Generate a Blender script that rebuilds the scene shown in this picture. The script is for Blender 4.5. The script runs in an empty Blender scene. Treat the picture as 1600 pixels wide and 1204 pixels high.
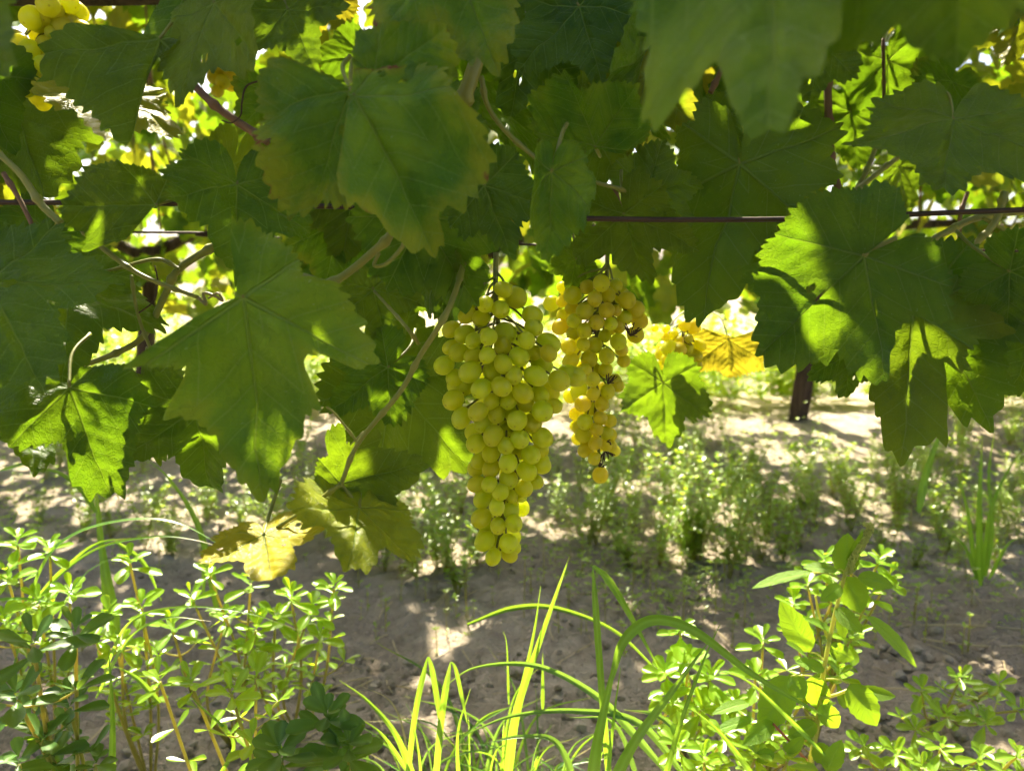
import bpy, math, random
import numpy as np
from mathutils import Vector, Matrix, noise as mnoise

R = math.radians
scene = bpy.context.scene
COL = scene.collection

# ------------------------------------------------------------------ camera
CAM = Vector((0, 0, 0.62)); PITCH = R(8.0); FPX = 1230.0
cam = bpy.data.cameras.new('camera'); camo = bpy.data.objects.new('camera', cam)
COL.objects.link(camo); camo.location = CAM; camo.rotation_euler = (R(90) - PITCH, 0, 0)
cam.sensor_width = 36; cam.lens = 36 * FPX / 1600; cam.clip_start = 0.02; cam.clip_end = 2000
cam.dof.use_dof = True; cam.dof.focus_distance = 0.60; cam.dof.aperture_fstop = 8.0
scene.camera = camo
FWD = Vector((0, math.cos(PITCH), -math.sin(PITCH))); UPV = Vector((0, math.sin(PITCH), math.cos(PITCH)))
def W(px, py, d):
    return CAM + d * (FWD + Vector(((px - 800) / FPX, 0, 0)) + UPV * (-(py - 602) / FPX))
def proj(p):
    v = Vector(p) - CAM; d = v.dot(FWD)
    if d < .02: return None
    return (800 + v.x / d * FPX, 602 - v.dot(UPV) / d * FPX, d)

# ------------------------------------------------------------------ light
SUN_EL, SUN_AZ = R(52), R(-14)          # azimuth measured from +Y towards +X
SUN = Vector((math.sin(SUN_AZ) * math.cos(SUN_EL), math.cos(SUN_AZ) * math.cos(SUN_EL), math.sin(SUN_EL)))
world = bpy.data.worlds.new('World'); scene.world = world; world.use_nodes = True
wn = world.node_tree; wn.nodes.clear()
sky = wn.nodes.new('ShaderNodeTexSky'); sky.sky_type = 'NISHITA'; sky.sun_disc = False
sky.sun_elevation = SUN_EL; sky.sun_rotation = SUN_AZ
sky.air_density = 0.7; sky.dust_density = 4.0; sky.ozone_density = 0.3
bg = wn.nodes.new('ShaderNodeBackground'); bg.inputs['Strength'].default_value = 0.078
wo = wn.nodes.new('ShaderNodeOutputWorld')
wn.links.new(sky.outputs[0], bg.inputs[0]); wn.links.new(bg.outputs[0], wo.inputs[0])
sl = bpy.data.lights.new('sun', 'SUN'); sl.energy = 5.0; sl.angle = R(0.53); sl.color = (1.0, 0.90, 0.70)
so = bpy.data.objects.new('sun', sl); COL.objects.link(so)
so.rotation_euler = (-SUN).to_track_quat('-Z', 'Y').to_euler(); so.location = (0, 0, 5)
vs = scene.view_settings; vs.view_transform = 'Standard'; vs.look = 'None'; vs.exposure = 2.42; vs.gamma = 1.0
scene.render.engine = 'CYCLES'
cy = scene.cycles; cy.use_denoising = True; cy.max_bounces = 7; cy.diffuse_bounces = 4; cy.transmission_bounces = 5
cy.use_adaptive_sampling = True; cy.adaptive_threshold = 0.03; cy.adaptive_min_samples = 12
cy.glossy_bounces = 3; cy.sample_clamp_indirect = 6.0; cy.caustics_reflective = False; cy.caustics_refractive = False

# ------------------------------------------------------------------ helpers
def tag(o, label=None, cat=None, group=None, kind=None):
    if label: o['label'] = label
    if cat: o['category'] = cat
    if group: o['group'] = group
    if kind: o['kind'] = kind
    return o
def empty(name, loc):
    o = bpy.data.objects.new(name, None); COL.objects.link(o); o.location = loc; o.empty_display_size = .02
    return o
def put(name, mesh, parent=None, mat=None):
    """link a mesh given in world coordinates under a parent that is only translated"""
    o = bpy.data.objects.new(name, mesh); COL.objects.link(o)
    if parent is not None:
        o.parent = parent
        M = mat if mat is not None else Matrix.Identity(4)
        o.matrix_local = Matrix.Translation(-origin(parent)) @ M
    elif mat is not None: o.matrix_world = mat
    return o
ORG = {}
def origin(p):
    if p.name in ORG: return ORG[p.name]
    v = Vector(p.location)
    q = p.parent
    while q is not None: v += Vector(q.location); q = q.parent
    return v
def sub(name, mesh, part, part_M, M=None):
    """sub-part: mesh in world coordinates (or placed by M) below a part whose world matrix is part_M"""
    o = bpy.data.objects.new(name, mesh); COL.objects.link(o); o.parent = part
    o.matrix_local = part_M.inverted() @ (M if M is not None else Matrix.Identity(4))
    return o

class MD:
    """mesh data kept as arrays so that many can be joined"""
    def __init__(s, V, F, attrs=None): s.V = np.asarray(V, float).reshape(-1, 3); s.F = F; s.A = attrs or {}
    def mesh(s, name, mat, smooth=True):
        m = bpy.data.meshes.new(name); m.from_pydata(s.V.tolist(), [], s.F)
        for k, a in s.A.items():
            a = np.asarray(a, np.float32)
            if a.ndim == 2:
                at = m.attributes.new(k, 'FLOAT_VECTOR', 'POINT'); at.data.foreach_set('vector', a.ravel())
            else:
                at = m.attributes.new(k, 'FLOAT', 'POINT'); at.data.foreach_set('value', a.ravel())
        if smooth: m.polygons.foreach_set('use_smooth', [True] * len(m.polygons))
        if mat: m.materials.append(mat)
        m.update(); return m
def join(items):
    """items: (MD, Matrix)"""
    Vs, Fs, As, n = [], [], {}, 0
    for md, M in items:
        A = np.array(M)
        Vs.append(md.V @ A[:3, :3].T + A[:3, 3])
        Fs += [[i + n for i in f] for f in md.F]; n += len(md.V)
        for k, a in md.A.items(): As.setdefault(k, []).append(np.asarray(a))
    return MD(np.concatenate(Vs), Fs, {k: np.concatenate(a) for k, a in As.items()})

def catmull(P, n=6):
    P = [Vector(p) for p in P]
    if len(P) == 2: return [P[0].lerp(P[1], i / n) for i in range(n + 1)]
    Q = [2 * P[0] - P[1]] + P + [2 * P[-1] - P[-2]]; out = []
    for i in range(1, len(Q) - 2):
        a, b, c, d = Q[i - 1:i + 3]
        for k in range(n):
            t = k / n
            out.append(.5 * (2 * b + (c - a) * t + (2 * a - 5 * b + 4 * c - d) * t * t + (3 * b - a - 3 * c + d) * t ** 3))
    out.append(P[-1]); return out
def tube(P, r0, r1=None, n=6, sides=7, wob=0.0, cap=True, rng=None, nodes=0.0):
    r1 = r0 if r1 is None else r1
    pts = catmull(P, n); V, F = [], []; N = len(pts); u = None
    tot = 0; L = [0]
    for i in range(1, N): tot += (pts[i] - pts[i - 1]).length; L.append(tot)
    for i, p in enumerate(pts):
        t = (pts[min(i + 1, N - 1)] - pts[max(i - 1, 0)]).normalized()
        if u is None: u = t.orthogonal().normalized()
        u = (u - t * u.dot(t)).normalized(); v = t.cross(u)
        f = L[i] / max(tot, 1e-9); r = r0 + (r1 - r0) * f
        if nodes: r *= 1 + .42 * math.exp(-((((L[i] + .01) / nodes) % 1 - .5) / .07) ** 2)
        for k in range(sides):
            a = 2 * math.pi * k / sides
            rr = r * (1 + (wob * (rng.random() - .5) * 2 if wob else 0))
            V.append(p + (u * math.cos(a) + v * math.sin(a)) * rr)
    for i in range(N - 1):
        for k in range(sides):
            a = i * sides + k; b = i * sides + (k + 1) % sides
            F.append([a, b, b + sides, a + sides])
    if cap: F.append(list(range(sides))[::-1]); F.append([(N - 1) * sides + k for k in range(sides)])
    return MD([tuple(v) for v in V], F)
I4 = Matrix.Identity(4)

# ------------------------------------------------------------------ materials
class NB:
    def __init__(s, name):
        s.m = bpy.data.materials.new(name); s.m.use_nodes = True; s.t = s.m.node_tree; s.t.nodes.clear()
        s.out = s.n('ShaderNodeOutputMaterial')
    def n(s, ty, **kw):
        x = s.t.nodes.new(ty)
        for k, v in kw.items(): setattr(x, k, v)
        return x
    def set(s, sock, v):
        if v is None: return
        if isinstance(v, bpy.types.NodeSocket): s.t.links.new(v, sock)
        else: sock.default_value = v
    def math(s, op, a, b=None, c=None, clamp=False):
        x = s.n('ShaderNodeMath', operation=op, use_clamp=clamp)
        for i, v in enumerate((a, b, c)): s.set(x.inputs[i], v)
        return x.outputs[0]
    def mix(s, f, a, b):
        x = s.n('ShaderNodeMix', data_type='RGBA'); s.set(x.inputs[0], f)
        s.set(x.inputs[6], a if isinstance(a, bpy.types.NodeSocket) else (*a, 1)); s.set(x.inputs[7], b if isinstance(b, bpy.types.NodeSocket) else (*b, 1))
        return x.outputs[2]
    def rng(s, v, a, b, c=0.0, d=1.0, smooth=True):
        x = s.n('ShaderNodeMapRange', interpolation_type='SMOOTHSTEP' if smooth else 'LINEAR')
        s.set(x.inputs[0], v); s.set(x.inputs[1], a); s.set(x.inputs[2], b); s.set(x.inputs[3], c); s.set(x.inputs[4], d)
        return x.outputs[0]
    def noise(s, vec, scale, detail=3, rough=.55):
        x = s.n('ShaderNodeTexNoise'); s.set(x.inputs['Vector'], vec); x.inputs['Scale'].default_value = scale
        x.inputs['Detail'].default_value = detail; x.inputs['Roughness'].default_value = rough
        return x
    def attr(s, name, ty='GEOMETRY'):
        return s.n('ShaderNodeAttribute', attribute_name=name, attribute_type=ty)
    def bump(s, h, strength=.3, dist=.002):
        x = s.n('ShaderNodeBump'); x.inputs['Strength'].default_value = strength; x.inputs['Distance'].default_value = dist
        s.set(x.inputs['Height'], h); return x.outputs[0]
    def pbsdf(s, col, rough=.5, spec=.4, normal=None, **kw):
        x = s.n('ShaderNodeBsdfPrincipled')
        s.set(x.inputs['Base Color'], col if isinstance(col, bpy.types.NodeSocket) else (*col, 1)); s.set(x.inputs['Roughness'], rough)
        s.set(x.inputs['Specular IOR Level'], spec)
        if normal: s.set(x.inputs['Normal'], normal)
        for k, v in kw.items(): s.set(x.inputs[k], v)
        return x.outputs[0]
    def surf(s, sh): s.t.links.new(sh, s.out.inputs['Surface']); return s.m
    def thin(s, col, tcol, fac, rough=.45, spec=.35, normal=None):
        p = s.pbsdf(col, rough, spec, normal)
        tr = s.n('ShaderNodeBsdfTranslucent'); s.set(tr.inputs[0], tcol if isinstance(tcol, bpy.types.NodeSocket) else (*tcol, 1))
        if normal: s.set(tr.inputs['Normal'], normal)
        mx = s.n('ShaderNodeMixShader'); s.set(mx.inputs[0], fac); s.t.links.new(p, mx.inputs[1]); s.t.links.new(tr.outputs[0], mx.inputs[2])
        return s.surf(mx.outputs[0])

def vine_leaf_material(plain=False):
    b = NB('vine_leaf_distant' if plain else 'vine_leaf')
    lp = b.attr('lp').outputs['Vector']; rim = b.attr('rim').outputs['Fac']
    tint = b.attr('tint', 'OBJECT').outputs['Fac']; dry = b.attr('dry', 'OBJECT').outputs['Fac']
    geo = b.n('ShaderNodeNewGeometry'); isl = geo.outputs['Random Per Island']
    oi = b.n('ShaderNodeObjectInfo'); orn = oi.outputs['Random']
    rnd = b.math('FRACT', b.math('ADD', isl, orn))
    off = b.n('ShaderNodeCombineXYZ'); b.set(off.inputs[2], b.math('MULTIPLY', rnd, 37.0))
    va = b.n('ShaderNodeVectorMath', operation='ADD'); b.set(va.inputs[0], lp); b.set(va.inputs[1], off.outputs[0]); lpo = va.outputs[0]
    n1 = b.noise(lpo, 2.2, 1 if plain else 2); n2 = n1 if plain else b.noise(lpo, 9, 3); n3 = b.noise(lpo, 45, 2)
    # wobble of the vein coordinates
    sep = b.n('ShaderNodeSeparateXYZ'); b.set(sep.inputs[0], lp)
    wob = b.math('MULTIPLY', b.math('SUBTRACT', n1.outputs[0], .5), .10)
    x = b.math('ADD', sep.outputs[0], b.math('MULTIPLY', wob, b.math('MULTIPLY', sep.outputs[1], 1.0))); y = sep.outputs[1]
    ax = b.math('ABSOLUTE', x)
    a = b.math('ARCTAN2', ax, y)
    r = b.math('SQRT', b.math('ADD', b.math('MULTIPLY', ax, ax), b.math('MULTIPLY', y, y)))
    s1 = b.math('GREATER_THAN', a, R(28)); s2 = b.math('GREATER_THAN', a, R(87))
    ai = b.math('ADD', b.math('MULTIPLY', s1, R(56)), b.math('MULTIPLY', s2, R(62)))
    dl = b.math('SUBTRACT', a, ai)
    t = b.math('MULTIPLY', r, b.math('COSINE', dl)); n = b.math('ABSOLUTE', b.math('MULTIPLY', r, b.math('SINE', dl)))
    w = b.math('MULTIPLY_ADD', t, -.009, .0115)
    main = b.math('SUBTRACT', 1, b.rng(b.math('DIVIDE', n, b.math('MAXIMUM', w, .003)), .45, 1.15))
    u = b.math('SUBTRACT', t, b.math('MULTIPLY', n, .95))
    v = b.math('ABSOLUTE', b.math('SUBTRACT', b.math('FRACT', b.math('DIVIDE', u, .165)), .5))
    sec = b.math('MULTIPLY', b.math('SUBTRACT', 1, b.rng(v, .012, .045)), b.rng(n, .5, .25))
    secw = b.math('SUBTRACT', 1, b.rng(v, 0.0, .5))
    vor = b.n('ShaderNodeTexVoronoi', feature='DISTANCE_TO_EDGE'); b.set(vor.inputs['Vector'], lpo); vor.inputs['Scale'].default_value = 27
    ter = 0.0 if plain else b.math('SUBTRACT', 1, b.rng(vor.outputs['Distance'], .0, .10))
    vein = b.math('MAXIMUM', main, b.math('MAXIMUM', b.math('MULTIPLY', sec, .75), b.math('MULTIPLY', ter, .10)))
    # colour
    g = b.mix(n1.outputs[0], (0.008, 0.031, 0.003), (0.020, 0.065, 0.005))
    g = b.mix(b.rng(n2.outputs[0], .45, .75, 0, .5), g, (0.032, 0.080, 0.005))
    g = b.mix(b.math('MULTIPLY', b.rng(n1.outputs[0], .38, .62), b.rng(secw, .9, .2, .5, .95)), g, (0.060, 0.115, 0.007))
    g = b.mix(b.math('MULTIPLY', rnd, .55), g, (0.009, 0.034, 0.004))
    yel = b.mix(n2.outputs[0], (0.50, 0.43, 0.03), (0.54, 0.38, 0.02))
    g = b.mix(b.math('MULTIPLY', tint, b.rng(n1.outputs[0], .25, .6, .75, 1.0)), g, yel)
    g = b.mix(b.attr('pale', 'OBJECT').outputs['Fac'], g, b.mix(b.math('MULTIPLY', b.rng(n1.outputs[0], .35, .6), b.rng(secw, .95, .3, .6, 1.0)), (0.032, 0.125, 0.011), (0.14, 0.25, 0.014)))  # extra brightness painted in: front leaves lighter as if skylit
    # ageing margin: yellow then red-brown
    e = b.math('ADD', rim, b.math('MULTIPLY', b.math('SUBTRACT', n2.outputs[0], .5), .35))
    eb = b.math('ADD', e, b.math('MULTIPLY', b.math('SUBTRACT', n1.outputs[0], .5), .75))
    lo = b.math('MULTIPLY_ADD', dry, -.55, 1.25)
    em = b.math('MULTIPLY', b.rng(eb, b.math('SUBTRACT', lo, .35), lo), b.math('MINIMUM', b.math('MULTIPLY', dry, 2.5), 1.0))
    g = b.mix(b.math('MULTIPLY', em, .5), g, (0.15, 0.21, 0.014))
    bm = b.math('MULTIPLY', b.rng(eb, b.math('ADD', lo, .01), b.math('ADD', lo, .08)), b.math('MINIMUM', b.math('MULTIPLY', dry, 2.5), 1.0))
    g = b.mix(bm, g, (0.15, 0.055, 0.028))
    # pale specks of dust and spray
    sp = 0.0 if plain else b.rng(n3.outputs[0], .70, .76, 0, .35)
    g = b.mix(sp, g, (0.30, 0.36, 0.22))
    front = b.mix(b.math('MULTIPLY', vein, .8), g, (0.13, 0.21, 0.04))
    back = b.mix(.2, b.mix(b.math('MULTIPLY', vein, .6), g, (0.13, 0.19, 0.06)), (0.035, 0.07, 0.02))
    col = b.mix(geo.outputs['Backfacing'], front, back)
    tg = b.mix(n1.outputs[0], (0.21, 0.46, 0.009), (0.39, 0.62, 0.012))
    tg = b.mix(tint, tg, (0.85, 0.68, 0.03)); tg = b.mix(b.math('MULTIPLY', em, .7), tg, (0.70, 0.55, 0.03)); tg = b.mix(bm, tg, (0.30, 0.07, 0.02))
    tg = b.mix(b.math('MULTIPLY', vein, .45), tg, (0.30, 0.40, 0.04))
    h = b.math('ADD', b.math('MULTIPLY', main, -1.0), b.math('ADD', b.math('MULTIPLY', secw, -.28), b.math('ADD', b.math('MULTIPLY', ter, -.08), b.math('MULTIPLY', n2.outputs[0], .7))))
    nm = None if plain else b.bump(h, .9, .0024)
    rough = .5 if plain else b.rng(n2.outputs[0], .3, .7, .36, .55)
    return b.thin(col, tg, .26, rough, .16, nm)
M_LEAF = vine_leaf_material(); M_LEAF_FAR = vine_leaf_material(True)

def simple_leaf_material(name, c1, c2, tc, fac=.4, rough=.4, spec=.4, bumps=.15, scale=60, veins=False):
    b = NB(name); g = b.n('ShaderNodeNewGeometry'); oi = b.n('ShaderNodeObjectInfo')
    rnd = b.math('FRACT', b.math('ADD', g.outputs['Random Per Island'], oi.outputs['Random']))
    tc_ = b.n('ShaderNodeTexCoord'); nz = b.noise(tc_.outputs['Object'], scale, 3)
    f = b.math('ADD', b.math('MULTIPLY', rnd, .6), b.math('MULTIPLY', nz.outputs[0], .4))
    col = b.mix(f, c1, c2)
    lat = b.attr('lat').outputs['Fac']      # 1 on the midrib
    if veins:
        sp = b.n('ShaderNodeSeparateXYZ'); b.set(sp.inputs[0], b.attr('luv').outputs['Vector'])
        fr = b.math('FRACT', b.math('SUBTRACT', b.math('MULTIPLY', sp.outputs[1], 8.0), b.math('MULTIPLY', b.math('ABSOLUTE', sp.outputs[0]), 1.5)))
        sv = b.math('SUBTRACT', 1, b.rng(b.math('ABSOLUTE', b.math('SUBTRACT', fr, .5)), .03, .11))
        lat = b.math('MAXIMUM', lat, b.math('MULTIPLY', sv, .8)); tc = b.mix(b.math('MULTIPLY', lat, .55), tc, tuple(x * .45 for x in tc))
    col = b.mix(b.math('MULTIPLY', lat, .35), col, tuple(min(1, x * 2.2 + .05) for x in c2))
    tip = b.math('MULTIPLY', b.rng(b.math('ADD', b.attr('along').outputs['Fac'], b.math('MULTIPLY', nz.outputs[0], .15)), .86, 1.02), b.math('GREATER_THAN', rnd, .35))
    col = b.mix(tip, col, (0.38, 0.30, 0.12))
    return b.thin(col, tc if veins else b.mix(rnd, tc, tuple(x * 1.25 for x in tc)), fac, rough, spec, b.bump(b.math('ADD', nz.outputs[0], b.math('MULTIPLY', lat, -.8)), bumps, .002))
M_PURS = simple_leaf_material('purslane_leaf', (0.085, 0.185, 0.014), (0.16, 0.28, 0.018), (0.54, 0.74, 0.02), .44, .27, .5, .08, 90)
M_PURS_SHADED = simple_leaf_material('purslane_leaf_shaded', (0.028, 0.080, 0.012), (0.055, 0.125, 0.018), (0.30, 0.50, 0.02), .26, .38, .35, .1, 90)  # same leaf with shade painted in, for plants standing in shadow
M_AMAR = simple_leaf_material('amaranth_leaf', (0.09, 0.19, 0.012), (0.14, 0.26, 0.018), (0.42, 0.66, 0.02), .46, .45, .35, .4, 120, True)
M_GRASS = simple_leaf_material('grass_blade', (0.05, 0.13, 0.02), (0.10, 0.22, 0.03), (0.36, 0.58, 0.03), .42, .35, .45, .15, 80)
M_SEDGE = simple_leaf_material('sedge_blade', (0.03, 0.09, 0.03), (0.06, 0.14, 0.04), (0.25, 0.42, 0.04), .35, .35, .5, .15, 80)
M_SPROUT = simple_leaf_material('sprout_leaf', (0.08, 0.15, 0.016), (0.17, 0.26, 0.03), (0.50, 0.66, 0.03), .45, .32, .5, .1, 60)
M_BUSHLIT = simple_leaf_material('undergrowth_leaf', (0.08, 0.16, 0.012), (0.17, 0.26, 0.02), (0.60, 0.72, 0.02), .5, .4, .4, .1, 30)

def stem_material(name, c1, c2, scale=60, rough=.5, trans=0.0):
    b = NB(name); tc = b.n('ShaderNodeTexCoord'); oi = b.n('ShaderNodeObjectInfo')
    nz = b.noise(tc.outputs['Object'], scale, 4); n2 = b.noise(tc.outputs['Object'], scale * .15, 2)
    f = b.math('ADD', b.math('MULTIPLY', n2.outputs[0], .8), b.math('MULTIPLY', b.math('SUBTRACT', nz.outputs[0], .5), .6), clamp=True)
    col = b.mix(f, c1, c2); nm = b.bump(nz.outputs[0], .35, .002)
    if trans: return b.thin(col, tuple(min(1, x * 2.2) for x in c2), trans, rough, .4, nm)
    return b.surf(b.pbsdf(col, rough, .4, nm))
M_SHOOT = stem_material('green_shoot', (0.13, 0.155, 0.02), (0.23, 0.21, 0.035), 70, .5)
M_CANE = stem_material('brown_cane', (0.10, 0.05, 0.025), (0.22, 0.13, 0.06), 60, .7)
M_TENDRIL = stem_material('tendril_skin', (0.16, 0.17, 0.04), (0.24, 0.16, 0.06), 60, .5)
M_DEAD = stem_material('dry_stalk', (0.035, 0.022, 0.012), (0.07, 0.04, 0.02), 200, .8)
M_PSTEM = stem_material('purslane_stem', (0.25, 0.33, 0.05), (0.38, 0.30, 0.08), 40, .35, .3)
M_ASTEM = stem_material('amaranth_stem', (0.30, 0.40, 0.06), (0.42, 0.40, 0.10), 50, .4, .35)
M_REDSTEM = stem_material('red_stem', (0.35, 0.08, 0.05), (0.40, 0.16, 0.07), 50, .4, .2)
M_STRAW = stem_material('straw', (0.38, 0.29, 0.14), (0.55, 0.45, 0.25), 80, .7)
M_SPIKE = stem_material('flower_spike', (0.34, 0.42, 0.10), (0.50, 0.54, 0.20), 200, .6, .4)

def bark_material():
    b = NB('vine_bark'); tc = b.n('ShaderNodeTexCoord'); mp = b.n('ShaderNodeMapping'); b.set(mp.inputs[0], tc.outputs['Object'])
    mp.inputs['Scale'].default_value = (60, 60, 7)
    nz = b.noise(mp.outputs[0], 1.0, 6, .65); n2 = b.noise(tc.outputs['Object'], 14, 4)
    col = b.mix(b.rng(nz.outputs[0], .3, .7), (0.03, 0.02, 0.013), (0.13, 0.09, 0.06))
    col = b.mix(b.math('MULTIPLY', n2.outputs[0], .4), col, (0.09, 0.07, 0.05))
    return b.surf(b.pbsdf(col, .9, .2, b.bump(nz.outputs[0], 1.0, .012)))
M_BARK = bark_material()
def wire_material():
    b = NB('rusty_wire'); tc = b.n('ShaderNodeTexCoord'); nz = b.noise(tc.outputs['Object'], 120, 4)
    col = b.mix(nz.outputs[0], (0.025, 0.018, 0.012), (0.07, 0.04, 0.025))
    return b.surf(b.pbsdf(col, .6, .4, b.bump(nz.outputs[0], .4, .001), Metallic=.4))
M_WIRE = wire_material()

def grape_material():
    b = NB('grape_skin'); tc = b.n('ShaderNodeTexCoord'); oi = b.n('ShaderNodeObjectInfo'); geo = b.n('ShaderNodeNewGeometry')
    warm = b.attr('warm', 'OBJECT').outputs['Fac']
    rnd = b.math('FRACT', b.math('ADD', oi.outputs['Random'], geo.outputs['Random Per Island']))
    off = b.n('ShaderNodeCombineXYZ'); b.set(off.inputs[0], b.math('MULTIPLY', rnd, 50.0))
    va = b.n('ShaderNodeVectorMath', operation='ADD'); b.set(va.inputs[0], tc.outputs['Object']); b.set(va.inputs[1], off.outputs[0])
    n1 = b.noise(va.outputs[0], 1.1, 3); n2 = b.noise(va.outputs[0], 9, 4)
    col = b.mix(n1.outputs[0], (0.48, 0.60, 0.014), (0.64, 0.68, 0.016))
    col = b.mix(b.math('MULTIPLY', b.math('POWER', rnd, 2.5), .7), col, (0.52, 0.42, 0.016))
    col = b.mix(warm, col, b.mix(rnd, (0.60, 0.51, 0.025), (0.52, 0.41, 0.025)))
    # waxy bloom and a few brown russet specks
    bl = b.math('MULTIPLY', b.rng(n2.outputs[0], .35, .75, .1, .5), b.rng(n1.outputs[0], .38, .62))
    col = b.mix(bl, col, (0.50, 0.56, 0.20))
    vor = b.n('ShaderNodeTexVoronoi'); b.set(vor.inputs['Vector'], va.outputs[0]); vor.inputs['Scale'].default_value = 1.7
    spk = b.math('MULTIPLY', b.math('SUBTRACT', 1, b.rng(vor.outputs['Distance'], .03, .075)), b.math('GREATER_THAN', n1.outputs[0], .48))
    col = b.mix(b.math('MULTIPLY', spk, .8), col, (0.12, 0.06, 0.02))
    # stylar scar at the blossom end (object -Z)
    sep = b.n('ShaderNodeSeparateXYZ'); b.set(sep.inputs[0], tc.outputs['Object'])
    rr = b.math('SQRT', b.math('ADD', b.math('POWER', sep.outputs[0], 2), b.math('POWER', sep.outputs[1], 2)))
    scar = b.math('MULTIPLY', b.math('SUBTRACT', 1, b.rng(rr, .07, .13)), b.math('LESS_THAN', sep.outputs[2], 0))
    col = b.mix(b.math('MULTIPLY', scar, .85), col, (0.14, 0.08, 0.03))
    p = b.n('ShaderNodeBsdfPrincipled'); b.set(p.inputs['Base Color'], col)
    b.set(p.inputs['Roughness'], b.rng(n2.outputs[0], .3, .7, .28, .48)); b.set(p.inputs['Specular IOR Level'], .4)
    p.inputs['Subsurface Weight'].default_value = .85; p.inputs['Subsurface Radius'].default_value = (1.0, .85, .16)
    p.inputs['Subsurface Scale'].default_value = .016; p.subsurface_method = 'RANDOM_WALK'
    b.set(p.inputs['Normal'], b.bump(n2.outputs[0], .06, .001))
    tr = b.n('ShaderNodeBsdfTranslucent'); b.set(tr.inputs[0], b.mix(warm, (0.80, 0.84, 0.03), (0.92, 0.80, 0.05)))
    mx = b.n('ShaderNodeMixShader'); mx.inputs[0].default_value = .50; b.t.links.new(p.outputs[0], mx.inputs[1]); b.t.links.new(tr.outputs[0], mx.inputs[2])
    return b.surf(mx.outputs[0])
M_GRAPE = grape_material()

def soil_material():
    b = NB('soil'); tc = b.n('ShaderNodeTexCoord'); P = tc.outputs['Object']
    n1 = b.noise(P, 1.3, 4); n2 = b.noise(P, 22, 6, .65); n3 = b.noise(P, 140, 4, .6)
    col = b.mix(b.rng(n1.outputs[0], .3, .7), (0.27, 0.22, 0.155), (0.41, 0.35, 0.265))
    col = b.mix(b.rng(n2.outputs[0], .35, .7, .0, .75), col, (0.20, 0.16, 0.115))
    col = b.mix(b.rng(n3.outputs[0], .55, .75, .0, .5), col, (0.35, 0.305, 0.235))
    h = b.math('ADD', b.math('MULTIPLY', n2.outputs[0], 1.2), b.math('MULTIPLY', n3.outputs[0], .45))
    return b.surf(b.pbsdf(col, .95, .15, b.bump(h, 1.0, .018)))
M_SOIL = soil_material()
def clod_material():
    b = NB('clod'); g = b.n('ShaderNodeNewGeometry'); tc = b.n('ShaderNodeTexCoord'); n3 = b.noise(tc.outputs['Object'], 150, 4)
    col = b.mix(g.outputs['Random Per Island'], (0.20, 0.16, 0.11), (0.37, 0.31, 0.23))
    return b.surf(b.pbsdf(col, .95, .15, b.bump(n3.outputs[0], .6, .006)))
M_CLOD = clod_material()

# ------------------------------------------------------------------ ground
def gz(x, y):
    z = .055 * math.exp(-((y - 3.15) / .55) ** 2) - .02 * math.exp(-((y - 1.9) / .6) ** 2)
    z += .035 * mnoise.noise(Vector((x * .9, y * .9, 3.1))) + .016 * mnoise.noise(Vector((x * 3.1, y * 3.1, 7.7)))
    if y < 8 and abs(x) < 6:
        z += .010 * mnoise.noise(Vector((x * 11, y * 11, 1.3))) + .006 * mnoise.noise(Vector((x * 27, y * 27, 5.3)))
        k = max(0, min(1, (1.75 - y) / .6)); c = mnoise.noise(Vector((x * 24, y * 24, 9.3))); e = mnoise.noise(Vector((x * 41, y * 41, 2.3)))
        z += (.010 + .014 * k) * (.5 - abs(c)) + (.006 + .008 * k) * (.4 - abs(e))
    return z
def axis(lo, hi, step, far):
    a = list(np.arange(lo, hi + 1e-6, step)); s = step
    L, H = lo, hi; left, right = [], []
    while L > -far: s *= 1.35; L -= s; left.append(L)
    s = step
    while H < far: s *= 1.35; H += s; right.append(H)
    return left[::-1] + a + right
gx = axis(-1.5, 1.5, .0125, 400); gy = axis(.55, 2.2, .011, 400)
V = [(x, y, gz(x, y)) for y in gy for x in gx]; nx = len(gx)
F = [[j * nx + i, j * nx + i + 1, (j + 1) * nx + i + 1, (j + 1) * nx + i] for j in range(len(gy) - 1) for i in range(nx - 1)]
g = put('ground', MD(V, F).mesh('ground', M_SOIL)); tag(g, 'pale sandy soil between the vine rows', 'ground', kind='structure')
def hit(px, py):
    d = .5
    while d < 30:
        p = W(px, py, d)
        if p.z <= gz(p.x, p.y): return p
        d *= 1.01
    return W(px, py, 5)
def foot(px, d):
    """point on the ground at forward depth d in the column px"""
    p = W(px, 602, d); x = p.x; y = p.y
    return Vector((x, y, gz(x, y)))

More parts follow.
